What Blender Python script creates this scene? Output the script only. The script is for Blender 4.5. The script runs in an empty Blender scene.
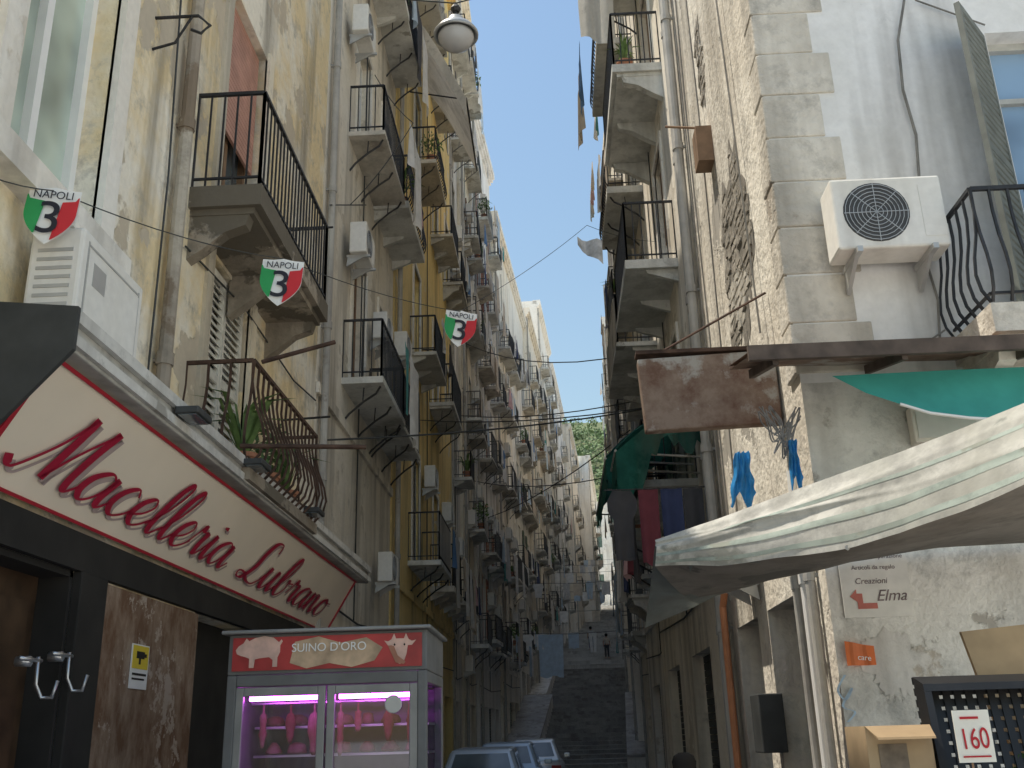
import bpy, bmesh, math, random
from mathutils import Vector, Matrix
sc=bpy.context.scene; col=sc.collection
EYE=Vector((0,0,1.65)); Z=Vector((0,0,1))
dy=Vector((48,-351,-1000)).normalized()
dz=Vector((-82,2838,-1000)); dz=(dz-dy*dz.dot(dy)).normalized(); dx=dy.cross(dz)
def ray(px,py):
    c=Vector((px-512,384-py,-1000)); return Vector((dx.dot(c),dy.dot(c),dz.dot(c)))
def atX(px,py,X): r=ray(px,py); return EYE+r*(X/r.x)
def atY(px,py,Y): r=ray(px,py); return EYE+r*(Y/r.y)
# ---------------------------------------------------------------- mesh builder
def rootloc(p):
    l=Vector((0,0,0))
    while p: l+=p.location; p=p.parent
    return l
class Fr:
    def __init__(s,o,u,n): s.o=Vector(o); s.u=Vector(u); s.n=Vector(n)
    def p(s,u,v,d): return s.o+s.u*u+s.n*d+Z*v
    def ang(s): return math.atan2(s.n.y,s.n.x)+math.pi/2
class MB:
    def __init__(s): s.v=[]; s.f=[]
    def poly(s,pts):
        i=len(s.v); s.v+=[Vector(p) for p in pts]; s.f.append(tuple(range(i,i+len(pts)))); return s
    def hexa(s,P):
        i=len(s.v); s.v+=[Vector(p) for p in P]
        for f in ((0,3,2,1),(4,5,6,7),(0,1,5,4),(1,2,6,5),(2,3,7,6),(3,0,4,7)): s.f.append(tuple(i+k for k in f))
        return s
    def box(s,x0,x1,y0,y1,z0,z1):
        return s.hexa([(x0,y0,z0),(x1,y0,z0),(x1,y1,z0),(x0,y1,z0),(x0,y0,z1),(x1,y0,z1),(x1,y1,z1),(x0,y1,z1)])
    def fbox(s,fr,u0,u1,v0,v1,d0,d1):
        p=fr.p
        return s.hexa([p(u0,v0,d0),p(u1,v0,d0),p(u1,v0,d1),p(u0,v0,d1),p(u0,v1,d0),p(u1,v1,d0),p(u1,v1,d1),p(u0,v1,d1)])
    def tube(s,pts,r,n=6,caps=True):
        pts=[Vector(p) for p in pts]; i0=len(s.v); m=len(pts)
        for k,p in enumerate(pts):
            t=(pts[min(k+1,m-1)]-pts[max(k-1,0)]).normalized()
            up=Vector((0,0,1)) if abs(t.z)<.9 else Vector((0,1,0))
            a=t.cross(up).normalized(); b=a.cross(t)
            rr=r[k] if isinstance(r,(list,tuple)) else r
            for j in range(n):
                q=2*math.pi*(j+.5)/n; s.v.append(p+a*math.cos(q)*rr+b*math.sin(q)*rr)
        for k in range(m-1):
            for j in range(n):
                a0=i0+k*n+j; a1=i0+k*n+(j+1)%n; s.f.append((a0,a1,a1+n,a0+n))
        if caps: s.f.append(tuple(i0+j for j in range(n))); s.f.append(tuple(i0+(m-1)*n+j for j in range(n)))
        return s
    def lathe(s,c,prof,n=20,ax='z',sq=1):
        i0=len(s.v); c=Vector(c)
        for r,h in prof:
            for j in range(n):
                q=2*math.pi*j/n; x,y=math.cos(q)*r,math.sin(q)*r*sq
                s.v.append(c+(Vector((x,y,h)) if ax=='z' else Vector((x,h,y)) if ax=='y' else Vector((h,x,y))))
        for k in range(len(prof)-1):
            for j in range(n):
                a0=i0+k*n+j; a1=i0+k*n+(j+1)%n; s.f.append((a0,a1,a1+n,a0+n))
        s.f.append(tuple(i0+j for j in range(n))); s.f.append(tuple(i0+(len(prof)-1)*n+j for j in range(n)))
        return s
    def prism(s,pts,off):
        off=Vector(off); n=len(pts); i=len(s.v); s.v+=[Vector(p) for p in pts]+[Vector(p)+off for p in pts]
        s.f.append(tuple(range(i,i+n))); s.f.append(tuple(range(i+2*n-1,i+n-1,-1)))
        for k in range(n): s.f.append((i+k,i+(k+1)%n,i+n+(k+1)%n,i+n+k))
        return s
    def grid(s,rows):
        i=len(s.v); m=len(rows[0])
        for r in rows: s.v+=[Vector(p) for p in r]
        for a in range(len(rows)-1):
            for b in range(m-1): s.f.append((i+a*m+b,i+a*m+b+1,i+(a+1)*m+b+1,i+(a+1)*m+b))
        return s
    def build(s,name,mat,parent=None,smooth=False,bevel=0,weld=False):
        me=bpy.data.meshes.new(name)
        if parent is None:
            n=len(s.v); loc=Vector((sum(p.x for p in s.v)/n,sum(p.y for p in s.v)/n,min(p.z for p in s.v)))
        else: loc=rootloc(parent)
        me.from_pydata([tuple(p-loc) for p in s.v],[],s.f)
        bm=bmesh.new(); bm.from_mesh(me)
        if weld: bmesh.ops.remove_doubles(bm,verts=bm.verts,dist=.0005)
        bmesh.ops.recalc_face_normals(bm,faces=bm.faces); bm.to_mesh(me); bm.free()
        me.materials.append(mat)
        if smooth:
            for p in me.polygons: p.use_smooth=True
        o=bpy.data.objects.new(name,me); col.objects.link(o)
        if parent is None: o.location=loc
        else: o.parent=parent
        if bevel:
            b=o.modifiers.new('bevel','BEVEL'); b.width=bevel; b.segments=2; b.limit_method='ANGLE'
        return o
USED=set()
def tag(o,label,cat,group=None):
    o['label']=label; o['category']=cat; USED.add(label)
    if group: o['group']=group
    return o
def thing(name,label,cat,loc=(0,0,0),group=None):
    o=bpy.data.objects.new(name,None); o.empty_display_size=.2; col.objects.link(o); o.location=loc
    return tag(o,label,cat,group)
def struct(o): o['kind']='structure'; return o
def copy_tree(o,parent=None):
    c=o.copy(); col.objects.link(c); c.parent=parent
    for ch in list(o.children): copy_tree(ch,c)
    return c
# ---------------------------------------------------------------- materials
def newmat(name):
    m=bpy.data.materials.new(name); m.use_nodes=True; nt=m.node_tree; return m,nt,nt.nodes['Principled BSDF']
def c4(c): return (min(c[0],1),min(c[1],1),min(c[2],1),1)
def sca(c,k): return tuple(x*k for x in c)
def noise(nt,scale,detail=3,ms=(1,1,1),off=(0,0,0),rough=.55):
    tc=nt.nodes.new('ShaderNodeTexCoord'); mp=nt.nodes.new('ShaderNodeMapping'); mp.inputs['Scale'].default_value=ms; mp.inputs['Location'].default_value=off
    nt.links.new(tc.outputs['Object'],mp.inputs['Vector'])
    n=nt.nodes.new('ShaderNodeTexNoise'); n.inputs['Scale'].default_value=scale; n.inputs['Detail'].default_value=detail; n.inputs['Roughness'].default_value=rough
    nt.links.new(mp.outputs[0],n.inputs['Vector']); return n.outputs['Fac']
def ramp(nt,fac,a,b,ca=(0,0,0),cb=(1,1,1)):
    r=nt.nodes.new('ShaderNodeValToRGB'); r.color_ramp.elements[0].position=a; r.color_ramp.elements[1].position=b
    r.color_ramp.elements[0].color=c4(ca); r.color_ramp.elements[1].color=c4(cb); nt.links.new(fac,r.inputs[0]); return r.outputs[0]
def mixc(nt,fac,a,b,bl='MIX'):
    m=nt.nodes.new('ShaderNodeMix'); m.data_type='RGBA'; m.blend_type=bl
    for sock,val in ((m.inputs[0],fac),(m.inputs[6],a),(m.inputs[7],b)):
        if isinstance(val,(int,float)): sock.default_value=val
        elif isinstance(val,tuple): sock.default_value=c4(val)
        else: nt.links.new(val,sock)
    return m.outputs[2]
def bumpn(nt,b,h,st,dist=.02):
    n=nt.nodes.new('ShaderNodeBump'); n.inputs['Strength'].default_value=st; n.inputs['Distance'].default_value=dist
    nt.links.new(h,n.inputs['Height']); nt.links.new(n.outputs[0],b.inputs['Normal'])
def transl(nt,b,csock,k):
    t=nt.nodes.new('ShaderNodeBsdfTranslucent'); nt.links.new(csock,t.inputs[0]); mx=nt.nodes.new('ShaderNodeMixShader'); mx.inputs[0].default_value=k
    nt.links.new(b.outputs[0],mx.inputs[1]); nt.links.new(t.outputs[0],mx.inputs[2]); nt.links.new(mx.outputs[0],nt.nodes['Material Output'].inputs[0])
def simple(name,c,var=.15,scale=6,rough=.6,metal=0,bump=0,spec=.4,tr=0):
    m,nt,b=newmat(name); n=noise(nt,scale,3); cc=ramp(nt,n,.3,.7,sca(c,1-var),sca(c,1+var))
    nt.links.new(cc,b.inputs['Base Color'])
    b.inputs['Roughness'].default_value=rough; b.inputs['Metallic'].default_value=metal; b.inputs['Specular IOR Level'].default_value=spec
    if bump: bumpn(nt,b,n,bump)
    if tr: transl(nt,b,cc,tr)
    return m
def plaster(name,main,stain,under,peel=.62,grime=.55,seed=0,bump=.5,gk=.5,sk=.5,ss=.55,tr=0,st=(.42,.58)):
    m,nt,b=newmat(name); o=(seed*7.3,seed*3.1,seed*5.7)
    c=mixc(nt,ramp(nt,noise(nt,ss,5,off=o,rough=.65),*st),main,stain)
    c=mixc(nt,ramp(nt,noise(nt,1.0,4,ms=(1.8,1.8,.16),off=o,rough=.6),.50,.72),c,mixc(nt,sk,c,(.13,.11,.085)))
    g=ramp(nt,noise(nt,2.6,6,off=o,rough=.75),grime,grime+.22)
    c=mixc(nt,g,c,sca(main,gk))
    pn=noise(nt,.9,7,off=(o[0]+9,o[1],o[2]),rough=.62); pk=ramp(nt,pn,peel,peel+.025)
    c=mixc(nt,pk,c,under)
    fine=noise(nt,14,3,off=o); c=mixc(nt,.18,c,ramp(nt,fine,.25,.75,(.4,.4,.4),(1,1,1)),'MULTIPLY')
    nt.links.new(c,b.inputs['Base Color']); b.inputs['Roughness'].default_value=.9; b.inputs['Specular IOR Level'].default_value=.15
    h=mixc(nt,.5,mixc(nt,pk,fine,(0,0,0)),pn); bumpn(nt,b,h,bump,.04)
    if tr: transl(nt,b,c,tr)
    return m
def glassy(name,c,rough=.06):
    m,nt,b=newmat(name); nt.links.new(ramp(nt,noise(nt,1.2,2),.35,.65,sca(c,.6),sca(c,1.3)),b.inputs['Base Color'])
    b.inputs['Roughness'].default_value=rough; b.inputs['Specular IOR Level'].default_value=.8; return m
def clear(name,tint=(.95,.97,1),k=.12):
    m,nt,b=newmat(name); t=nt.nodes.new('ShaderNodeBsdfTransparent'); t.inputs[0].default_value=c4(tint)
    g=nt.nodes.new('ShaderNodeBsdfGlossy'); g.inputs['Roughness'].default_value=.03
    mx=nt.nodes.new('ShaderNodeMixShader'); mx.inputs[0].default_value=k
    nt.links.new(t.outputs[0],mx.inputs[1]); nt.links.new(g.outputs[0],mx.inputs[2]); nt.links.new(mx.outputs[0],nt.nodes['Material Output'].inputs[0]); return m
def emis(name,c,st):
    m,nt,b=newmat(name); b.inputs['Base Color'].default_value=c4(c); b.inputs['Emission Color'].default_value=c4(c); b.inputs['Emission Strength'].default_value=st; return m
P={}
P['butcher']=plaster('peeling cream plaster',(.92,.86,.73),(.86,.70,.43),(.60,.52,.40),.565,.52,1,.8,.46,.7,.7,0,(.40,.55))
P['greige']=plaster('greige plaster',(.89,.83,.72),(.80,.73,.61),(.62,.56,.46),.59,.55,2,.5,.5,.6)
P['ochre']=plaster('ochre plaster',(.90,.70,.32),(.86,.64,.28),(.78,.70,.54),.61,.56,3,.5,.55,.55)
P['grey']=plaster('grey plaster',(.84,.81,.76),(.75,.71,.65),(.58,.52,.44),.59,.55,4)
P['sand']=plaster('sand plaster',(.91,.84,.70),(.84,.75,.59),(.62,.55,.44),.60,.56,5)
P['pale']=plaster('pale plaster',(.92,.88,.80),(.86,.80,.70),(.70,.63,.53),.61,.57,6)
# plasters of the farther houses, distance haze painted in as paler colour
P['hazepale']=plaster('hazed pale plaster',(.95,.92,.85),(.91,.86,.77),(.76,.70,.60),.62,.58,16,.4,.62,.4)
P['hazesand']=plaster('hazed sand plaster',(.95,.89,.78),(.91,.82,.68),(.74,.66,.55),.62,.58,17,.4,.62,.4)
P['hazegrey']=plaster('hazed grey plaster',(.91,.89,.85),(.84,.81,.76),(.70,.66,.59),.62,.58,18,.4,.62,.4)
P['street']=plaster('flaking street plaster',(.86,.81,.71),(.74,.68,.58),(.45,.42,.37),.60,.52,8,1.0,.5,.7)
P['cross']=plaster('grey white plaster',(.86,.85,.83),(.78,.77,.74),(.68,.64,.55),.66,.60,9,.4,.6,.5)
P['lowwall']=plaster('dirty low wall',(.88,.86,.80),(.70,.67,.61),(.50,.47,.42),.56,.50,10,1.0)
STONE=plaster('quoin stone',(.76,.71,.62),(.60,.55,.47),(.42,.37,.31),.59,.50,12,.9)
SLAB=plaster('balcony slab',(.76,.75,.70),(.60,.59,.54),(.40,.38,.33),.60,.52,13,.6)
ROT=plaster('crumbling slab',(.46,.40,.32),(.29,.25,.20),(.16,.14,.11),.53,.46,14,1.0)
BRICK=plaster('bare masonry',(.46,.42,.36),(.33,.30,.255),(.58,.54,.47),.55,.46,15,1.0,ss=3); MORTAR=simple('dark mortar',(.22,.20,.17),.3,9,.95,0,.5)
IRON=simple('black iron',(.035,.035,.037),.3,9,.5,.3); IRONG=simple('hazed grey iron',(.11,.11,.11),.3,9,.6,.2)  # grey iron is for distant railings, lightened to paint in aerial haze
RUST=simple('rusty iron',(.085,.05,.035),.5,7,.85,.2,.3)
RUSTP,nt_,b_=newmat('rust sheet')
c_=mixc(nt_,ramp(nt_,noise(nt_,2.2,7,rough=.7),.42,.6),(.26,.19,.145),(.14,.075,.05)); c_=mixc(nt_,ramp(nt_,noise(nt_,1.4,6,off=(4,2,1),rough=.7),.55,.62),c_,(.38,.35,.31))
nt_.links.new(c_,b_.inputs['Base Color']); b_.inputs['Roughness'].default_value=.85
WHITE=simple('white paint',(.86,.85,.82),.05,4,.45,0,0)
ACW=plaster('air conditioner casing',(.84,.82,.77),(.80,.77,.70),(.72,.68,.60),.68,.60,40,.02,.7,.4)
ACD=simple('air conditioner grille',(.06,.06,.06),.2,8,.6)
STEEL=simple('brushed steel',(.60,.61,.63),.12,5,.35,.85)
ALU=simple('grey aluminium',(.50,.50,.49),.1,4,.42,.4)
ZINC=plaster('zinc canopy',(.54,.53,.49),(.44,.42,.39),(.30,.28,.25),.62,.5,41,.1,.6,.6)
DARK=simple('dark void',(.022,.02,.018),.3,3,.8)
DARKP=simple('dark paint',(.045,.048,.048),.3,4,.6)
GLASS=glassy('window glass',(.10,.13,.15)); GLASSB=glassy('sky lit glass',(.20,.30,.42),.04); GLASSG=glassy('milky green glass',(.45,.52,.44),.2)
WOOD=simple('brown wood frame',(.24,.15,.09),.3,6,.6)
SHUT=[simple('shutter '+n,c,.18,7,.7) for n,c in (('green',(.12,.17,.13)),('brown',(.25,.16,.10)),('grey',(.42,.42,.39)),('pale',(.68,.66,.59)),('red',(.40,.19,.13)))]
REDROLL=simple('red brown blind',(.50,.27,.21),.15,5,.6)
MARBLE,nt_,b_=newmat('brown marble')
c_=mixc(nt_,ramp(nt_,noise(nt_,3.2,7,ms=(1,1,.5),rough=.72),.42,.62),(.19,.11,.07),(.38,.28,.21)); c_=mixc(nt_,ramp(nt_,noise(nt_,1.5,6,off=(3,1,8),rough=.8),.57,.6),c_,(.48,.39,.32))
nt_.links.new(c_,b_.inputs['Base Color']); b_.inputs['Roughness'].default_value=.18
CLOTHC={'white':(.88,.87,.85),'pale blue':(.58,.70,.82),'navy':(.06,.08,.18),'dark grey':(.09,.09,.10),'red':(.58,.08,.08),'pink':(.78,.52,.54),'beige':(.74,.65,.54),'teal':(.12,.38,.38),'yellow':(.80,.66,.28),'blue':(.16,.30,.56),'maroon':(.22,.06,.08),'light grey':(.62,.62,.62)}
CKEYS=['white']*9+['light grey']*4+['pale blue']*3+['navy','dark grey','pink','beige','beige','teal','blue']
CLOTH={k:simple('cloth '+k,c,.12,5,.9,tr=.3) for k,c in CLOTHC.items()}
LEAF=simple('leaf',(.07,.13,.035),.5,9,.6); LEAF2=simple('pale leaf',(.12,.20,.06),.5,9,.6); HILLLEAF=simple('hill leaf',(.16,.23,.10),.5,.2,.7)  # hill leaf is lightened, the haze of distance is in its colour
TERRA=simple('terracotta',(.42,.19,.11),.2,7,.8)
CANVAS=plaster('off white canvas',(.74,.72,.66),(.55,.54,.48),(.36,.36,.32),.55,.45,20,.15,.52,.6,1.1,tr=.22)
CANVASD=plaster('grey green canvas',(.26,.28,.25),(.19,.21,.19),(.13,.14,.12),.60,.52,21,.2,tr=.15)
TEAL=simple('teal canvas',(.08,.46,.40),.12,4,.8,tr=.3); GREEN=plaster('dark green canvas',(.03,.16,.125),(.02,.10,.08),(.06,.19,.15),.6,.5,22,.2,tr=.3)
GREYCAN=plaster('grey awning cloth',(.78,.75,.69),(.68,.65,.59),(.52,.49,.44),.62,.57,23,.2,tr=.45)
# ---------------------------------------------------------------- camera, world, sun
cam=bpy.data.cameras.new('camera'); co=bpy.data.objects.new('camera',cam); col.objects.link(co)
m3=Matrix((dx,dy,dz)); co.matrix_world=Matrix.Translation(EYE)@m3.to_4x4()
cam.sensor_width=36; cam.lens=1000/1024*36; cam.clip_start=.05; cam.clip_end=3000; sc.camera=co
AZ,EL=math.radians(82),math.radians(68)
sv=Vector((-math.sin(AZ)*math.cos(EL),math.cos(AZ)*math.cos(EL),math.sin(EL)))
sl=bpy.data.lights.new('sun','SUN'); sl.energy=5; sl.angle=math.radians(.53); sl.color=(1,.92,.79)
so=bpy.data.objects.new('sun',sl); col.objects.link(so); so.rotation_mode='QUATERNION'; so.rotation_quaternion=sv.to_track_quat('Z','Y'); so.location=(0,0,60)
w=bpy.data.worlds.new('World'); sc.world=w; w.use_nodes=True; nt=w.node_tree
sky=nt.nodes.new('ShaderNodeTexSky'); sky.sky_type='NISHITA'; sky.sun_disc=False; sky.sun_elevation=EL; sky.sun_rotation=-AZ; sky.air_density=2.0; sky.dust_density=.8; sky.ozone_density=3.2
nt.links.new(sky.outputs[0],nt.nodes['Background'].inputs[0]); nt.nodes['Background'].inputs[1].default_value=.15
sc.view_settings.view_transform='Standard'; sc.view_settings.look='None'; sc.view_settings.exposure=0
# ---------------------------------------------------------------- setting
BEND=.07; Y2=53; ZT=2.9; Y3,Y4,ZU=57,67,5.6
def bx(Y): return max(0,Y-35)*BEND
def gz(Y): return 0 if Y<42 else (Y-42)/(Y2-42)*ZT if Y<Y2 else ZT if Y<Y3 else ZT+(Y-Y3)/(Y4-Y3)*(ZU-ZT) if Y<Y4 else ZU+.165*(Y-Y4)
PAVE=simple('pale paving stone',(.70,.67,.62),.12,2.5,.85,0,.2); BASALT=simple('basalt road',(.30,.29,.275),.3,3,.75,0,.3)
STEP=plaster('stone step',(.50,.48,.45),(.40,.38,.36),(.30,.28,.26),.6,.5,30,.6); SLABP=plaster('pale street slabs',(.72,.70,.66),(.60,.58,.54),(.46,.43,.40),.6,.52,31,.4,.7)
struct(MB().box(-900,900,-900,1500,-.6,0).build('ground',PAVE))
struct(MB().poly([(-2.3,-3,.004),(1.95,-3,.004),(2.6,42.3,.004),(-2.3,42.3,.004)]).build('road',BASALT))
struct(MB().box(-2.99,-2.3,-3,42,0,.12).build('pavement',STEP,bevel=.015))
def flight(y0,y1,za,zb,n,xl,xr,zf):
    mb=MB()
    for k in range(n):
        st=(y1-y0)/n; y=y0+k*st; x=bx(y); z=za+(k+1)*(zb-za)/n; mb.box(x+xl,x+xr,y+.03,y+st+.01,zf,z-.04).box(x+xl,x+xr,y,y+st+.01,z-.0398,z)
    return mb
struct(flight(42,Y2,0,ZT,17,-1.55,2.1,-.3).build('stairway',STEP))
struct(flight(Y3,Y4,ZT,ZU,16,-2.2,2.4,ZT-.3).build('stairway',STEP))
for a,b,l in ((-2.98,-1.55,'pale sloping parapet wall along the left of the stairs'),(2.1,3.2,'pale sloping parapet wall along the right of the stairs')):
    y0,y1=42.2,Y2-.1; ww=thing('parapet_wall',l,'wall',((a+b)/2,y0,0)); z0,z1=.75,ZT+.6
    MB().hexa([(bx(y0)+a,y0,-.2),(bx(y0)+b,y0,-.2),(bx(y1)+b,y1,-.2),(bx(y1)+a,y1,-.2),(bx(y0)+a,y0,z0),(bx(y0)+b,y0,z0),(bx(y1)+b,y1,z1),(bx(y1)+a,y1,z1)]).build('body',P['grey'],ww)
    MB().hexa([(bx(y0)+a,y0-.06,z0+.002),(bx(y0)+b,y0-.06,z0+.002),(bx(y1)+b,y1,z1+.002),(bx(y1)+a,y1,z1+.002),(bx(y0)+a,y0-.06,z0+.1),(bx(y0)+b,y0-.06,z0+.1),(bx(y1)+b,y1,z1+.1),(bx(y1)+a,y1,z1+.1)]).build('coping',STEP,ww)
for a,b,l in ((-3.2,-2.2,'low grey side wall along the left of the upper flight of steps'),(2.4,3.6,'low grey side wall along the right of the upper flight of steps')):
    ww=thing('parapet_wall',l,'wall',(bx(60)+a,Y3,ZT)); y0,y1=Y3+.2,Y4
    MB().hexa([(bx(y0)+a,y0,ZT-.2),(bx(y0)+b,y0,ZT-.2),(bx(y1)+b,y1,ZT-.2),(bx(y1)+a,y1,ZT-.2),(bx(y0)+a,y0,ZT+.9),(bx(y0)+b,y0,ZT+.9),(bx(y1)+b,y1,ZU+.6),(bx(y1)+a,y1,ZU+.6)]).build('body',P['grey'],ww)
struct(MB().poly([(bx(Y2)-3.3,Y2-.02,ZT-.004),(bx(Y2)+3.9,Y2-.02,ZT-.004),(bx(Y3)+3.9,Y3+.3,ZT-.004),(bx(Y3)-3.3,Y3+.3,ZT-.004)]).build('landing',SLABP))
mb=MB()
for k in range(46):
    y=Y4+k*2.4; x=bx(y); z=gz(y)+.3; mb.box(x-3.3,x+3.9,y+.05,y+2.45,z-2,z-.05).box(x-3.3,x+3.9,y,y+2.45,z-.0498,z)
struct(mb.build('upper_street',SLABP))
HILL=simple('hill soil',(.14,.16,.08),.3,.05,.95)
def hz(x,y): return max(0,(y-200)*.615)*max(.2,1-.00001*(x-10)**2)+3*math.sin(x*.12)*math.cos(y*.05)
rows=[[(x,y,hz(x,y)-4) for x in range(-160,181,20)] for y in range(200,421,20)]
struct(MB().grid(rows).build('hill',HILL,smooth=True))
def leafs(mb,c,rad,n,s,rn):
    c=Vector(c)
    for _ in range(n):
        d=Vector((rn.gauss(0,1),rn.gauss(0,1),rn.gauss(0,1))).normalized()*(rn.random()**.4)
        p=c+Vector((d.x*rad[0],d.y*rad[1],d.z*rad[2]))
        a=Vector((rn.uniform(-1,1),rn.uniform(-1,1),rn.uniform(-1,1))).normalized(); b=a.orthogonal().normalized(); k=s*rn.uniform(.6,1.3)
        mb.poly([p-a*k,p+b*k*.45,p+a*k,p-b*k*.45])
mb=MB(); rn=random.Random(3)
for _ in range(420):
    x=rn.uniform(-14,40); y=rn.uniform(300,405); leafs(mb,(x,y,hz(x,y)),(2.4,2.4,rn.uniform(1.8,3)),30,.8,rn)
o=mb.build('hillside_wood',HILLLEAF); o['kind']='stuff'; tag(o,'green wood covering the hill beyond the end of the street','wood')
# ---------------------------------------------------------------- parts of facades
def wallmesh(fr,u0,u1,v0,v1,ops,D=9,rev=.24,sides=(0,1)):
    mb=MB(); us=sorted({u0,u1,*[o[0] for o in ops],*[o[1] for o in ops]}); vs=sorted({v0,v1,*[o[2] for o in ops],*[o[3] for o in ops]})
    us=[u for u in us if u0<=u<=u1]; vs=[v for v in vs if v0<=v<=v1]
    for a,b in zip(us,us[1:]):
        for c,d in zip(vs,vs[1:]):
            mu,mv=(a+b)/2,(c+d)/2
            if any(o[0]<mu<o[1] and o[2]<mv<o[3] for o in ops): continue
            mb.poly([fr.p(a,c,0),fr.p(b,c,0),fr.p(b,d,0),fr.p(a,d,0)])
    for a,b,c,d in [o[:4] for o in ops]:
        q=[(a,c),(b,c),(b,d),(a,d)]
        for (p,r) in zip(q,q[1:]+q[:1]): mb.poly([fr.p(*p,0),fr.p(*r,0),fr.p(*r,-rev),fr.p(*p,-rev)])
    for k in sides:
        u=(u0,u1)[k]; mb.poly([fr.p(u,v0,0),fr.p(u,v1,0),fr.p(u,v1,-D),fr.p(u,v0,-D)])
    if sides:
        mb.poly([fr.p(u0,v1,0),fr.p(u1,v1,0),fr.p(u1,v1,-D),fr.p(u0,v1,-D)])
        mb.poly([fr.p(u0,v0,-D),fr.p(u1,v0,-D),fr.p(u1,v1,-D),fr.p(u0,v1,-D)])
    return mb
def shutter_mb(fr,u0,u1,v0,v1,d0,th,lod):
    mb=MB(); e=.05
    if lod>1: return mb.fbox(fr,u0,u1,v0,v1,d0,d0+th)
    mb.fbox(fr,u0,u0+e,v0,v1,d0,d0+th); mb.fbox(fr,u1-e,u1,v0,v1,d0,d0+th)
    for a in (v0,(v0+v1)/2-.03,v1-.07): mb.fbox(fr,u0+e,u1-e,a,a+.07,d0,d0+th)
    st=.075 if lod==0 else .15
    v=v0+.09
    while v<v1-.1:
        p=fr.p; mb.hexa([p(u0+e,v,d0+th*.9),p(u1-e,v,d0+th*.9),p(u1-e,v+st*.35,d0+.004),p(u0+e,v+st*.35,d0+.004),p(u0+e,v+.012,d0+th*.9),p(u1-e,v+.012,d0+th*.9),p(u1-e,v+st*.95,d0+.004),p(u0+e,v+st*.95,d0+.004)]); v+=st
    return mb
def window(root,fr,u0,u1,v0,v1,kind='glass',fm=None,sm=None,gm=None,lod=0,rev=.24,name='window'):
    fm=fm or WHITE; gm=gm or GLASS; sm=sm or SHUT[0]
    f=.07; mb=MB(); d0=-rev+.02; d1=-rev+.09; um=(u0+u1)/2
    mb.fbox(fr,u0,u0+f,v0,v1,d0,d1); mb.fbox(fr,u1-f,u1,v0,v1,d0,d1); mb.fbox(fr,u0+f,u1-f,v0,v0+f,d0,d1); mb.fbox(fr,u0+f,u1-f,v1-f,v1,d0,d1)
    mb.fbox(fr,um-.04,um+.04,v0+f,v1-f,d0,d1)
    if lod<2 and v1-v0>1.9:
        for a,b in ((u0+f,um-.04),(um+.04,u1-f)): mb.fbox(fr,a,b,v1-.62,v1-.57,d0,d1-.01)
    w_=mb.build(name,fm,root)
    MB().poly([fr.p(u0,v0,-rev+.03),fr.p(u1,v0,-rev+.03),fr.p(u1,v1,-rev+.03),fr.p(u0,v1,-rev+.03)]).build('pane',gm,w_)
    if kind=='closed':
        shutter_mb(fr,u0+.02,um-.006,v0+.02,v1-.02,-.10,.045,lod).build('shutter',sm,w_); shutter_mb(fr,um+.006,u1-.02,v0+.02,v1-.02,-.10,.045,lod).build('shutter',sm,w_)
    elif kind=='open':
        h=(u1-u0)/2
        shutter_mb(fr,u0-h,u0-.01,v0+.02,v1-.02,.03,.045,lod).build('shutter',sm,w_); shutter_mb(fr,u1+.01,u1+h,v0+.02,v1-.02,.03,.045,lod).build('shutter',sm,w_)
    elif kind=='roller':
        mb=MB(); b=v0+(v1-v0)*.45; v=b
        while v<v1-.02: mb.fbox(fr,u0+.02,u1-.02,v,min(v+.052,v1-.01),-.12,-.09); v+=.06
        mb.build('roller_blind',sm,w_)
    return w_
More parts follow.
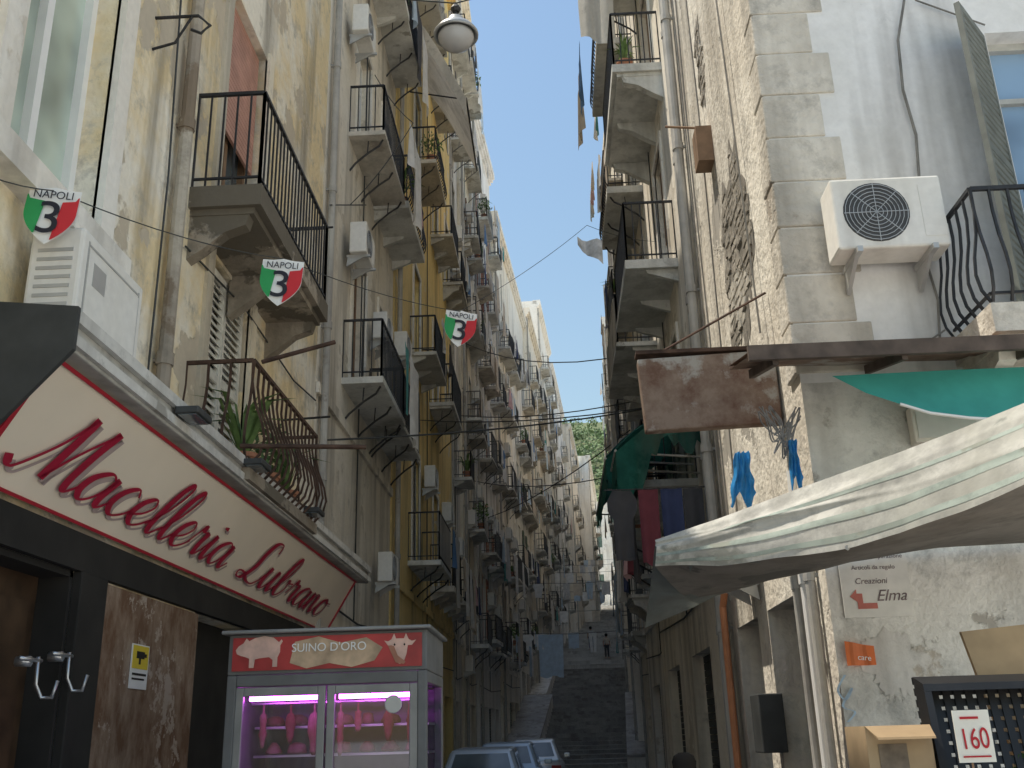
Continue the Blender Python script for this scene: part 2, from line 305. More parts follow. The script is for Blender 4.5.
def balcony(root,fr,u0,u1,v,dep=.63,sm=None,rm=None,th=.10,railh=.95,sp=.12,belly=0,br=3,lod=0,solid=None,mould=False,scroll=False):
    sm=sm or SLAB; rm=rm or IRON; p=fr.p; mb=MB()
    mb.fbox(fr,u0,u1,v-th,v,-.02,dep); b=v-th
    if mould: mb.fbox(fr,u0+.05,u1-.05,v-th-.06,v-th,-.02,dep-.07); b-=.06
    if not scroll:
        for k in range(br):
            u=u0+.12+(u1-u0-.24)*k/max(1,br-1)-.04
            if mould: mb.prism([p(u-.02,b,-.02),p(u-.02,b,dep*.82),p(u-.02,b-.10,dep*.78),p(u-.02,b-.16,dep*.5),p(u-.02,b-.32,dep*.2),p(u-.02,b-.42,-.02)],fr.u*.13)
            else: mb.prism([p(u,b,-.02),p(u,b,dep*.6),p(u,b-.05,dep*.58),p(u,b-.2,-.02)],fr.u*.08)
    b_=mb.build('balcony',sm,root)
    if scroll:
        for k in range(br):
            mb=MB(); u=u0+.15+(u1-u0-.3)*k/max(1,br-1)
            mb.tube([p(u,b-.01,dep*.9),p(u,b-.12,dep*.8),p(u,b-.24,dep*.5),p(u,b-.42,dep*.16),p(u,b-.55,.0)],.018,5).tube([p(u,b-.02,dep*.5),p(u,b-.25,dep*.48)],.012,4)
            mb.build('scroll_bracket',rm,b_)
    mb=MB(); e=.035; r=.011 if lod==0 else .013 if lod==1 else .018
    path=[(u0+e,0),(u0+e,dep-e),(u1-e,dep-e),(u1-e,0)]
    n4=4
    for (a,b) in zip(path,path[1:]):
        for h,rr in ((v+railh,.022),(v+.09,.014)): mb.tube([p(a[0],h,a[1]),p(b[0],h,b[1])],rr,n4)
        L=abs(b[0]-a[0])+abs(b[1]-a[1]); n=max(1,int(L/sp))
        out=(0,0)
        if belly: out=(0,1) if a[1]==b[1] else (-1,0) if a[0]==u0+e else (1,0)
        for k in range(n+1):
            t=k/n; uu=a[0]+(b[0]-a[0])*t; dd=a[1]+(b[1]-a[1])*t
            if belly:
                pts=[p(uu+out[0]*belly*q,v+z*railh,dd+out[1]*belly*q) for z,q in ((.02,.1),(.12,.75),(.25,1),(.4,.8),(.6,.25),(.8,0),(1,.05))]
                mb.tube(pts,r*1.2,4)
            else: mb.tube([p(uu,v,dd),p(uu,v+railh,dd)],r*1.7 if k in(0,n) else r,4)
    mb.build('railing',rm,b_)
    if solid: MB().fbox(fr,u0+.06,u1-.06,v+.1,v+railh-.05,dep-.03,dep-.015).build('screen',solid,b_)
    return b_
def pipe(root,fr,u,v0,v1,r=.05,mat=None,d=.09):
    mb=MB().tube([fr.p(u,v0,d),fr.p(u,v1,d)],r,10)
    v=v0+.6
    while v<v1: mb.tube([fr.p(u,v,d),fr.p(u,v+.1,d)],r*1.25,10); mb.fbox(fr,u-.015,u+.015,v+.03,v+.06,-.02,d); v+=2.1
    return mb.build('drainpipe',mat or ZINC,root,smooth=False)
# ---------------------------------------------------------------- air conditioner template (front faces -Y)
def ac_template():
    root=thing('air_conditioner','','air conditioner')
    MB().box(-.42,.42,-.15,.15,0,.6).build('casing',ACW,root,bevel=.02)
    mb=MB(); cx,cz=-.10,.3
    for k in range(7):
        r=.05+.031*k; mb.tube([(cx+r*math.cos(a),-.158,cz+r*math.sin(a)) for a in [2*math.pi*k/24 for k in range(25)]],.0032,4,False)
    for k in range(8): a=k*math.pi/4; mb.tube([(cx,-.157,cz),(cx+.245*math.cos(a),-.157,cz+.245*math.sin(a))],.0035,4)
    mb.build('grille',ALU,root)
    MB().lathe((cx,-.150,cz),[(.25,.004),(.25,-.003),(.22,-.004)],28,'y').build('fan_opening',ACD,root)
    MB().box(.24,.40,-.154,-.149,.08,.52).build('side_panel',ACW,root)
    mb=MB()
    for k in range(7): mb.box(.421,.426,-.1,.1,.12+k*.055,.14+k*.055)
    mb.build('side_vent',ALU,root)
    for s in (-.28,.28): MB().box(s-.02,s+.02,-.2,.22,-.045,-.001).prism([(s-.015,.22,-.22),(s-.015,.2,-.045),(s-.015,-.10,-.045),(s-.015,-.06,-.06)],(.03,0,0)).build('bracket',ALU,root)
    MB().tube([(.36,.1,.1),(.47,.12,.06),(.5,.17,-.2),(.5,.2,-.6)],.02,6).build('hose',ACW,root,smooth=True)
    return root
AC0=ac_template(); acn=[0]
def ac(pos,ang,label,s=1.0,hose=True):
    o=AC0 if acn[0]==0 else copy_tree(AC0); acn[0]+=1
    o.location=pos; o.rotation_euler=(0,0,ang); o.scale=(s,s,s); tag(o,label,'air conditioner','air conditioners on the facades')
    if not hose:
        for c in list(o.children):
            if c.name.startswith('hose'): bpy.data.objects.remove(c)
    return o
def acwall(fr,u,v,label,s=1.0,d=.22): return ac(fr.p(u,v,d),fr.ang(),label,s)
# ---------------------------------------------------------------- cloth and plants
def cloth(fr,u,v,d,wd,h,kind,colour,label,n=7):
    mb=MB(); rn=random.Random(int((u*31+v*17+d*7+wd*5)*1000)); ph=rn.uniform(0,6); am=rn.uniform(.02,.05)
    def P_(a,b):
        return fr.p(u+a*wd*(1-.06*b),v-b*h,d+am*math.sin(a*9+ph)*(.25+b)+.03*b*math.sin(a*4+ph*2))
    if kind=='shirt':
        rows=[]
        for j in range(n+1):
            b=j/n; hw=.3+.9*b if b<.14 else .5 if b<.42 else .33
            rows.append([P_(-hw+2*hw*k/n,b) for k in range(n+1)])
        mb.grid(rows)
    elif kind=='trousers':
        mb.grid([[P_(-.3+.6*k/8,b) for k in range(9)] for b in (0,.09,.18)])
        for s in (-1,1): mb.grid([[P_(s*(.02+(.28-.06*j/n)*k/4),.18+.82*j/n) for k in range(5)] for j in range(n+1)])
    else: mb.grid([[P_(-.5+k/n,j/n+.03*math.sin(k*1.3+ph)*(j/n)) for k in range(n+1)] for j in range(n+1)])
    o=mb.build('hanging_'+kind,CLOTH[colour],smooth=True,weld=True)
    return tag(o,label,'laundry','laundry hung out along the street')
def plant(pos,h,label,spiky=False,pot=True,mat=None,seed=1):
    rn=random.Random(seed); r=thing('potted_plant',label,'plant',pos,'plants on the balconies'); x,y,z=pos
    MB().lathe(pos,[(.08,0),(.12,.2),(.135,.2),(.135,.24),(.11,.24)],14).build('pot',TERRA,r)
    mb=MB()
    if spiky:
        for k in range(26):
            a=rn.uniform(0,6.28); t=rn.uniform(.25,1); L=h*rn.uniform(.6,1); d=Vector((math.cos(a),math.sin(a),0)); s=d.cross(Z)
            p0=Vector(pos)+Z*.2; p1=p0+d*L*t*.45+Z*L*.7; p2=p0+d*L*t*.95+Z*L*(.95-t*.35); wd=.035*h
            mb.poly([p0-s*wd,p0+s*wd,p1+s*wd*.9,p1-s*wd*.9]); mb.poly([p1-s*wd*.9,p1+s*wd*.9,p2])
    else: leafs(mb,(x,y,z+.2+h*.5),(h*.4,h*.4,h*.5),150,.08*max(h,.6),rn)
    mb.build('foliage',mat or LEAF2,r); return r
ORD=['ground','first','second','third','fourth','fifth','sixth','seventh','eighth']
def clutter(fr,nick,fl,cname,u0,u1,v,dep,rn,lod,pa=.3,pl=.5,pp=.2):
    if rn.random()<pl:
        u=u0+.2; low=rn.random()<.4
        while u<u1-.25:
            kind=rn.choice(['towel','shirt','sheet','towel','trousers','shirt','sheet']); wd={'towel':.45,'shirt':.6,'sheet':.95,'trousers':.7}[kind]; c=rn.choice(CKEYS)
            if rn.random()<.2: u+=wd; continue
            lb=f"{c} {kind} over the {ORD[fl]} floor {cname} balcony of the {nick}"
            if lb not in USED: cloth(fr,u+wd/2,v+.93-(.25 if low else 0),dep+(.25 if low else .04),wd,{'towel':.8,'shirt':.75,'sheet':1.5,'trousers':.95}[kind]*rn.uniform(.85,1.15),kind,c,lb,4 if lod>1 else 7)
            u+=wd+.06
    if rn.random()<pa: acwall(fr,u1+.02,v+rn.uniform(1.2,2.0),f"white air conditioner beside the {ORD[fl]} floor {cname} window of the {nick}",.85)
    if rn.random()<pp: plant(tuple(fr.p(u0+.3,v,dep-.2)),rn.uniform(.5,.9),f"leafy pot on the {ORD[fl]} floor {cname} balcony of the {nick}",rn.random()<.4,seed=int(u0*10+v*3))
def generic(nick,label,side,Y0,Y1,top,mat,cols,slabs,lod,xo=0,seed=0,balp=.8,blen=2.3,dep=.63,pl=.5,pa=.3,shop=True,pp=.2,irr=0):
    rn=random.Random(seed*13+5); a=math.atan(BEND) if Y0>=35 else 0
    X=(-3 if side=='l' else 2.0)+bx(Y0)+xo; base=gz(Y0)
    U=(math.sin(a),math.cos(a),0); N=(math.cos(a),-math.sin(a),0); 
    if side=='r': N=(-N[0],-N[1],0)
    root=thing('tenement_building',label,'building',(X,Y0,base)); fr=Fr((X,Y0+.008,0),U,N); L=(Y1-Y0)/math.cos(a)-.016
    ops=[];info=[]
    cn={1:['single'],2:['near','far'],3:['near','middle','far'],4:['near','second','third','far']}[len(cols)]
    for fi,s in enumerate(slabs):
        if s+3>top: break
        for ci,c in enumerate(cols):
            bal=rn.random()<balp; s_=s+rn.uniform(-irr,irr)
            o=(c-.55,c+.55,s_+(0 if bal else .85),s_+2.45); ops.append(o); info.append((o,bal,fi+1,ci,s_))
    so_=[]
    if shop:
        for c in cols: q=(max(.3,c-.95),min(L-.3,c+.95),base,base+2.7); so_.append(q)
    for k in range(len(so_)-1):
        if so_[k][1]>so_[k+1][0]-.2: m=(so_[k][1]+so_[k+1][0])/2; so_[k]=(so_[k][0],m-.15,*so_[k][2:]); so_[k+1]=(m+.15,*so_[k+1][1:])
    wallmesh(fr,0,L,base-2,top,ops+so_,rev=.24).build('wall',mat,root,weld=True)
    mb=MB().fbox(fr,-.0,L,top-.55,top-.4,-.02,.10).fbox(fr,-.0,L,top-.4,top-.25,-.02,.2).fbox(fr,0,L,top-.25,top+.05,-.3,.28)
    mb.build('cornice',mat,root)
    if lod<2 and slabs: MB().fbox(fr,0,L,slabs[0]-.75,slabs[0]-.6,-.02,.05).build('string_course',mat,root)
    sm=rn.choice(SHUT)
    for (o,bal,fl,ci,s) in info:
        kind=rn.choice(['closed','open','glass','roller','closed','glass'])
        fmz=rn.choice([WHITE,WOOD,WHITE])
        window(root,fr,*o,kind,fmz,rn.choice([sm,sm,SHUT[3]]),rn.choice([GLASS,GLASS,GLASSB]),lod,name='balcony_door' if bal else 'window')
        if lod<2:
            t=.12; MB().fbox(fr,o[0]-t,o[0],o[2],o[3]+t,-.02,.035).fbox(fr,o[1],o[1]+t,o[2],o[3]+t,-.02,.035).fbox(fr,o[0],o[1],o[3],o[3]+t,-.02,.035).build('surround',P['pale'] if mat!=P['pale'] else P['grey'],root)
        if bal:
            c=cols[ci]; k=rn.uniform(.82,1.04) if not irr else rn.uniform(.6,1.12); bu0=max(.05,c-blen/2*k); bu1=min(L-.05,c+blen/2*k)
            balcony(root,fr,bu0,bu1,s,dep*rn.uniform(.88,1.05),SLAB if rn.random()<.75 else STONE,IRON if lod==0 else IRONG,th=rn.choice([.08,.1,.14]),railh=rn.uniform(.85,1.05),sp=(.12,.16,.26)[lod],br=2 if lod else 3,lod=lod,mould=rn.random()<.2,scroll=(lod<2 and rn.random()<.45),belly=.07 if (lod==0 and rn.random()<.25) else 0,solid=rn.choice([None,None,None,None,CLOTH['beige'],GREYCAN]))
            clutter(fr,nick,fl,cn[ci],bu0,bu1,s,dep,rn,lod,pa,pl,pp)
        elif rn.random()<pa: acwall(fr,cols[ci],s+.15,f"white air conditioner under the {ORD[fl]} floor {cn[ci]} window of the {nick}",.85)
    for q in so_:
        if q[1]-q[0]<.4: continue
        if rn.random()<.5:
            mb=MB(); v=q[2]
            while v<q[3]-.01: mb.fbox(fr,q[0],q[1],v,min(v+.09,q[3]),-.2,-.17); v+=.1
            mb.build('roller_shutter',rn.choice([ZINC,DARKP,SHUT[0]]),root)
        else: MB().fbox(fr,q[0],q[1],q[2],q[3],-.23,-.2).build('shop_door',rn.choice([DARK,WOOD,GLASS]),root)
    pipe(root,fr,.15,base,top-.6)
    if lod<2: MB().tube([fr.p(0.1,base+3.4,.03),fr.p(L*.5,base+3.3,.03),fr.p(L-.1,base+3.45,.03)],.015,5).tube([fr.p(L*.45,base+3.3,.03),fr.p(L*.45,top-2,.03)],.012,5).build('facade_cable',DARKP,root)
    return root,fr
# ---------------------------------------------------------------- LEFT: butcher house
F1=Fr((-3,0,0),(0,1,0),(1,0,0))
B1=thing('tenement_building','peeling cream and yellow house above the butcher shop, nearest on the left','building',(-3,3,0))
o1=[(4.7,5.87,4.85,7.5),(8.1,9.35,6.22,8.95),(8.12,9.3,3.8,5.9),(3.9,6.17,0,2.7),(8.38,11.7,0,2.7)]
wallmesh(F1,-1,12.19,0,12.6,o1,rev=.26).build('wall',P['butcher'],B1,weld=True)
window(B1,F1,4.7,5.87,4.85,7.5,'glass',WHITE,None,GLASSG,0,.26)
mb=MB()
for a in ((4.5,4.7,4.7,7.6),(5.87,6.07,4.7,7.6)): mb.fbox(F1,*a,-.02,.05)
mb.fbox(F1,4.4,6.15,4.66,4.84,-.02,.16); mb.fbox(F1,4.5,6.07,7.6,7.8,-.02,.05); mb.build('surround',P['pale'],B1)
window(B1,F1,8.1,9.35,6.22,8.95,'roller',WOOD,REDROLL,GLASS,0,.26,'balcony_door')
window(B1,F1,8.12,9.3,3.8,5.9,'closed',WHITE,SHUT[3],GLASS,0,.26,'balcony_door')
mb=MB()
for o in ((8.1,9.35,6.22,8.95),(8.12,9.3,3.8,5.9)): mb.fbox(F1,o[0]-.16,o[0],o[2],o[3]+.1,-.02,.035).fbox(F1,o[1],o[1]+.16,o[2],o[3]+.1,-.02,.035)
mb.build('surround',P['sand'],B1)
balcony(B1,F1,7.45,10.05,6.2,.63,ROT,IRON,.2,.95,.115,0,3,0,mould=True)
balcony(B1,F1,7.7,10.05,3.75,.6,ROT,RUST,.1,.93,.15,.13,2,0)
pipe(B1,F1,7.05,3.8,12.4,.055,plaster('stained pipe',(.50,.45,.37),(.36,.31,.25),(.24,.19,.14),.56,.48,42,.2))
MB().fbox(F1,6.55,8.38,.05,2.68,-.02,.03).build('marble_panel',MARBLE,B1)
MB().fbox(F1,6.17,6.55,.0,2.7,-.02,.06).build('door_frame',DARK,B1,bevel=.01)
MB().fbox(F1,3.9,11.9,2.7,2.93,-.02,.05).build('shutter_housing',DARK,B1)
mb=MB().fbox(F1,3.9,6.17,0,2.7,-.25,-.2)
for u in (4.1,5.15): mb.fbox(F1,u,u+.85,.3,1.2,-.2,-.17); mb.fbox(F1,u,u+.85,1.4,2.5,-.2,-.17)
mb.build('shop_door',simple('dark wood door',(.06,.035,.02),.4,5,.45),B1)
MB().fbox(F1,6.13,6.168,0,2.7,-.24,-.001).build('door_jamb',DARK,B1)
MB().fbox(F1,3.9,6.17,2.66,2.699,-.24,-.001).build('door_head',DARK,B1)
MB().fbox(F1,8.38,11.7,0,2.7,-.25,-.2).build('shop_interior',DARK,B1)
mb=MB(); mb.tube([F1.p(6.45,7.15,0),F1.p(6.45,7.15,.35),F1.p(6.45,7.05,.45),F1.p(6.45,6.98,.38),F1.p(6.45,7.02,.3)],.014,5); mb.tube([F1.p(6.45,6.85,0),F1.p(6.45,6.9,.18),F1.p(6.45,7.15,.3)],.012,5); mb.build('iron_hook',IRON,B1)
mb=MB()
for u,v in ((10.5,7.4),(10.7,5.1)): mb.tube([F1.p(u,v,0),F1.p(u,v+.02,.55)],.014,5)
mb.build('line_bracket',IRON,B1)
mb=MB(); mb.tube([F1.p(6.9,3.9,.03),F1.p(6.92,6,.03),F1.p(6.8,8,.03),F1.p(6.85,12.4,.03)],.009,5); mb.tube([F1.p(7.4,5.6,.03),F1.p(9.0,5.75,.03),F1.p(11,5.68,.03),F1.p(12.1,5.8,.03)],.01,5); mb.build('facade_cable',DARKP,B1)
for (a,b,l) in (((262,362),(335,342),'rusty clothes pole rising above the near corner of the bulging rusty balcony'),((240,446),(366,447),'rusty clothes pole low along the front of the bulging rusty balcony')):
    p0=atX(*a,-2.38); p1=atY(*b,p0.y+.25); tag(MB().tube([p0,p1],.02,6).build('clothes_pole',RUST),l,'pole')
plant((-2.62,8.2,3.755),.75,'spiky aloe behind the near bars of the bulging rusty balcony',True,seed=4)
plant((-2.62,8.9,3.755),.6,'bushy green plant behind the middle bars of the bulging rusty balcony',False,mat=LEAF,seed=5)
plant((-2.62,9.6,3.755),.65,'spiky aloe at the far end of the bulging rusty balcony',True,seed=6)
big=ac(F1.p(5.42,3.86,.25),F1.ang()+math.pi,'large white air conditioner standing on the canopy above the butcher sign',1.02,False)
for nm,bxs,mt in (('back_panel',[(-.34,.34,.151,.157,.10,.50)],ACW),('panel_seam',[(-.355,-.343,.151,.154,.06,.54),(.343,.355,.151,.154,.06,.54),(-.343,.343,.151,.154,.515,.527),(-.343,.343,.151,.154,.07,.082)],ALU),('rating_label',[(.12,.28,.1575,.159,.30,.44)],ALU)):
    m_=MB()
    for q in bxs: m_.box(*q)
    me_=bpy.data.meshes.new(nm); me_.from_pydata([tuple(v) for v in m_.v],[],m_.f); me_.materials.append(mt)
    o_=bpy.data.objects.new(nm,me_); col.objects.link(o_); o_.parent=big
for px,py,s,l in ((362,262,.85,'air conditioner between the two stacked balconies of the grey beige house'),(364,44,.85,'air conditioner at the very top left beside the high balcony'),(388,584,.8,'air conditioner low on the grey beige house near the fridge'),(383,345,.8,'air conditioner above the lower balcony of the grey beige house'),(470,672,.8,'air conditioner low on the ochre house behind the fridge'),(468,250,.8,'air conditioner high on the far part of the ochre house'),(482,360,.8,'air conditioner halfway up beyond the ochre house')):
    p=atX(px,py,-2.74); ac(p,math.pi/2,'white '+l,s)
cn_=thing('metal_canopy','long grey metal canopy edge above the butcher sign','canopy',(-2.75,9,3.6))
MB().hexa([(-2.99,4.74,3.66),(-2.47,4.74,3.62),(-2.47,13.35,3.62),(-2.99,13.35,3.66),(-2.99,4.74,3.88),(-2.47,4.74,3.80),(-2.47,13.35,3.80),(-2.99,13.35,3.88)]).build('roof_sheet',ZINC,cn_,bevel=.01)
MB().box(-2.466,-2.44,4.74,13.35,3.64,3.70).box(-2.466,-2.43,4.74,13.35,3.76,3.83).build('gutter_lip',plaster('gutter paint',(.70,.68,.63),(.56,.54,.50),(.38,.36,.32),.6,.5,43,.1),cn_)
MB().prism([(-2.99,4.735,2.96),(-2.43,4.735,3.6),(-2.43,4.735,3.84),(-2.99,4.735,3.9)],(0,-.03,0)).build('end_plate',DARKP,cn_)
for i,(px,py,l) in enumerate(((185,415,'black floodlight over the start of the butcher sign, nearest of three'),(250,465,'black floodlight over the middle of the butcher sign, second of three'),(308,512,'black floodlight over the end of the butcher sign, farthest of three'))):
    p=atX(px,py,-2.42); t=thing('floodlight',l,'lamp',p,'floodlights over the sign')
    MB().box(p.x-.02,p.x+.14,p.y-.14,p.y+.14,p.z-.03,p.z+.02).build('housing',DARKP,t,bevel=.01); MB().box(p.x,p.x+.12,p.y-.12,p.y+.12,p.z-.036,p.z-.0305).build('lens',GLASS,t); MB().tube([(p.x-.06,p.y,p.z+.06),(p.x+.05,p.y,p.z+.03)],.015,6).build('arm',DARKP,t)
# the sign
SG=thing('shop_sign','long tilted cream sign with red script lettering above the butcher shop','sign',(-2.76,8.7,2.95))
sb=Vector((-2.93,0,2.96)); st_=Vector((-2.56,0,3.60)); sdir=(st_-sb).normalized(); sn=Vector((sdir.z,0,-sdir.x)); SH=(st_-sb).length
def sp_(y,s,off=0): return Vector((sb.x,y,sb.z))+sdir*s+sn*off
SY0,SY1=4.75,12.95
def signbox(mb,y0,y1,s0,s1,o0,o1): return mb.hexa([sp_(y0,s0,o0),sp_(y1,s0,o0),sp_(y1,s0,o1),sp_(y0,s0,o1),sp_(y0,s1,o0),sp_(y1,s1,o0),sp_(y1,s1,o1),sp_(y0,s1,o1)])
signbox(MB(),SY0,SY1,0,SH,-.05,0).build('panel',simple('cream sign face',(.84,.73,.59),.05,1.5,.35),SG)
REDP=simple('sign red',(.40,.02,.035),.1,6,.4)
for a in ((SY0,SY1,0,.020),(SY0,SY1,SH-.022,SH),(SY0,SY0+.04,.021,SH-.023),(SY1-.05,SY1,.021,SH-.023)): signbox(MB(),*a,.001,.014).build('border',REDP,SG)
LET={'M':([[(-.2,.25),(-.02,.0),(.15,.15),(.5,1.0),(.7,2.0)],[(.7,2.0),(.75,1.2),(.78,.05)],[(.78,.05),(1.05,1.0),(1.45,2.0)],[(1.45,2.0),(1.38,1.1),(1.4,.25),(1.52,0),(1.75,.3)]],1.72),
'a':([[(.78,.8),(.5,1.0),(.15,.7),(.08,.25),(.3,0),(.6,.3),(.8,.95)],[(.8,.95),(.74,.25),(.86,0),(1.1,.3)]],1.02),
'c':([[(.68,.78),(.5,1.0),(.18,.72),(.1,.28),(.32,0),(.6,.1),(.85,.38)]],.78),
'e':([[(0,.25),(.4,.42),(.62,.75),(.48,1.0),(.2,.75),(.1,.3),(.32,0),(.6,.1),(.85,.38)]],.78),
'l':([[(0,.2),(.35,.9),(.52,1.7),(.42,2.0),(.25,1.6),(.18,.8),(.2,.2),(.36,0),(.62,.35)]],.58),
'r':([[(0,.3),(.15,.8),(.25,1.1),(.32,.88),(.58,.92)],[(.58,.92),(.52,.4),(.6,.03),(.85,.35)]],.8),
'i':([[(0,.3),(.24,.98)],[(.24,.98),(.2,.3),(.32,0),(.56,.35)],[(.3,1.42),(.33,1.36),(.34,1.3)]],.55),
'L':([[(1.15,1.6),(1.05,2.0),(.72,1.9),(.6,1.3),(.6,.7),(.35,.1),(.05,.05),(.0,.28),(.3,.28),(.7,.02),(1.05,.0),(1.3,.3)]],1.3),
'u':([[(0,.3),(.22,.98)],[(.22,.98),(.16,.35),(.32,0),(.58,.3),(.76,.98)],[(.76,.98),(.7,.3),(.82,0),(1.05,.35)]],1.02),
'b':([[(0,.2),(.35,.9),(.5,1.7),(.4,2.0),(.24,1.6),(.16,.8),(.18,.2),(.4,0),(.68,.35),(.62,.88),(.72,.75),(1.0,.8)]],.95),
'n':([[(0,.3),(.16,.98)],[(.16,.98),(.12,0)],[(.12,.2),(.36,.9),(.58,.98)],[(.58,.98),(.58,.3),(.68,0),(.95,.35)]],.95),
'o':([[(.5,1.0),(.18,.75),(.1,.25),(.34,0),(.64,.3),(.66,.8),(.5,1.0),(.6,.8),(.95,.85)]],.88)}
def catm(pts,n=7):
    P4=[pts[0]]+list(pts)+[pts[-1]]; out=[]
    for i in range(1,len(P4)-2):
        for k in range(n):
            t=k/n; q=[]
            for d in (0,1):
                a,b,c,e=P4[i-1][d],P4[i][d],P4[i+1][d],P4[i+2][d]
                q.append(.5*(2*b+(c-a)*t+(2*a-5*b+4*c-e)*t*t+(3*b-a-3*c+e)*t**3))
            out.append(tuple(q))
    out.append(tuple(pts[-1])); return out
def script(mb,txt,x0,sx,sy,base,to3,wmin=.045,wmax=.135,slant=.28):
    x=x0
    for ch in txt:
        strokes,wd=LET[ch]
        for s in strokes:
            q=[(x+(a+b*slant)*sx,base+b*sy) for a,b in catm(s)]; rows=[]
            for k,(a,b) in enumerate(q):
                p0=q[max(0,k-1)]; p1=q[min(len(q)-1,k+1)]; tx,ty=(p1[0]-p0[0])/sx,(p1[1]-p0[1])/sy; l=math.hypot(tx,ty) or 1; tx/=l; ty/=l
                ww=wmin+(wmax-wmin)*max(0,-ty)**1.2
                rows.append([to3(a+ty*ww*sx*.75,b-tx*ww*sy*.75),to3(a-ty*ww*sx*.75,b+tx*ww*sy*.75)])
            mb.grid(rows)
        x+=wd*sx
    return x
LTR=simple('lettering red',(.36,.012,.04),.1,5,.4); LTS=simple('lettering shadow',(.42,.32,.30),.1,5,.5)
for wtxt,x0,sx_ in (('Macelleria',4.98,.405),('Lubrano',8.85,.482)):
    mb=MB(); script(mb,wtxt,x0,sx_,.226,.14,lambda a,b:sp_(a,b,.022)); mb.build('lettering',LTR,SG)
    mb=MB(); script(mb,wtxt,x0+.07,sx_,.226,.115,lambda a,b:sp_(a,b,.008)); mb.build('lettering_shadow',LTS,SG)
for i,(px,py,l) in enumerate(((30,665,'left steel meat hook beside the butcher door'),(62,660,'right steel meat hook beside the butcher door'))):
    p=atX(px,py,-2.92); tag(MB().tube([p+Vector((-.08,0,.02)),p+Vector((0,0,.02))],.03,8).tube([p+Vector((0,-.12,.03)),p+Vector((0,.12,.03))],.012,6).tube([p+Vector((.0,.08,.05)),p+Vector((.0,.09,-.1)),p+Vector((.03,.11,-.17)),p+Vector((.08,.13,-.17)),p+Vector((.1,.14,-.08))],.011,6).build('meat_hook',STEEL,smooth=True),l,'hook','meat hooks at the butcher door')
p0=atX(133,643,-2.96); p1=atX(146,690,-2.96)
nn=thing('notice','small yellow and white camera notice on the brown marble','sign',(-2.96,(p0.y+p1.y)/2,p1.z))
FN=Fr((-2.966,p0.y,p1.z),(0,1,0),(1,0,0)); W_=p1.y-p0.y; H_=p0.z-p1.z
MB().fbox(FN,0,W_,0,H_,0,.006).build('plate',WHITE,nn); MB().fbox(FN,.015,W_-.015,H_*.45,H_*.97,.0065,.009).build('yellow_field',simple('notice yellow',(.80,.60,.06),.05,5,.5),nn)
MB().fbox(FN,W_*.25,W_*.7,H_*.68,H_*.84,.0095,.012).fbox(FN,W_*.7,W_*.82,H_*.72,H_*.8,.0095,.012).fbox(FN,W_*.4,W_*.5,H_*.55,H_*.68,.0095,.012).fbox(FN,.03,W_-.03,H_*.3,H_*.35,.0065,.009).fbox(FN,.03,W_-.06,H_*.2,H_*.24,.0065,.009).build('camera_mark',DARK,nn)
# ---------------------------------------------------------------- text helper
def txt(parent,name,s,size,c,ud,vd,mat,shear=0,off=.0,align='CENTER',sx=1):
    cu=bpy.data.curves.new('t','FONT'); cu.body=s; cu.size=size; cu.align_x=align; cu.align_y='CENTER'; cu.shear=shear; cu.extrude=.0006
    ob=bpy.data.objects.new('t',cu); col.objects.link(ob); bpy.context.view_layer.update()
    me=bpy.data.meshes.new_from_object(ob.evaluated_get(bpy.context.evaluated_depsgraph_get())); bpy.data.objects.remove(ob)
    ud=Vector(ud).normalized(); vd=Vector(vd).normalized(); n=ud.cross(vd); c=Vector(c)-rootloc(parent)+n*off; ud=ud*sx
    me.transform(Matrix(((ud.x,vd.x,n.x,c.x),(ud.y,vd.y,n.y,c.y),(ud.z,vd.z,n.z,c.z),(0,0,0,1))))
    me.materials.clear(); me.materials.append(mat); me.name=name; o=bpy.data.objects.new(name,me); col.objects.link(o); o.parent=parent; return o
# ---------------------------------------------------------------- meat fridge
FX0,FX1,FY0,FY1=-2.09,-.82,6.5,7.43
fg=thing('display_fridge','glass fronted meat fridge with red header and pink lighting','fridge',(-1.455,6.96,0))
FRM=plaster('fridge metal',(.23,.23,.225),(.18,.18,.175),(.12,.12,.115),.64,.52,44,.02,.7,.4)
FRD=simple('fridge door metal',(.27,.27,.265),.16,5,.4,.3)
mb=MB(); e=.06
for x in (FX0,FX1-e):
    for y in (FY0,FY1-e): mb.box(x,x+e,y,y+e,.1,2.06)
mb.box(FX0,FX1,FY0,FY1,.05,.55).box(FX0+e,FX1-e,FY0,FY0+e*.6,1.99,2.06).box(FX0+e,FX1-e,FY1-e,FY1,1.99,2.06).box(FX0,FX0+e,FY0+e,FY1-e,1.99,2.06).box(FX1-e,FX1,FY0+e,FY1-e,1.99,2.06).box(FX0,FX1,FY0,FY1,2.062,2.31)
mb.build('cabinet',FRM,fg,bevel=.008)
MB().box(FX0-.04,FX1+.03,FY0-.05,FY1+.02,2.311,2.335).build('top_trim',FRD,fg,bevel=.008)
HD=MB().box(FX0+.03,FX1-.03,FY0-.012,FY0-.001,2.085,2.29).build('header',simple('header red',(.42,.04,.04),.3,5,.35),fg)
CREAM=simple('header cream',(.66,.43,.35),.25,9,.5); BREAD=simple('header gold',(.52,.37,.24),.35,8,.5)
def pol(pts,ox,oz,s,mat,name,yo=-.016): MB().prism([(ox+a*s,FY0+yo,oz+b*s) for a,b in pts],(0,.003,0)).build(name,mat,HD)
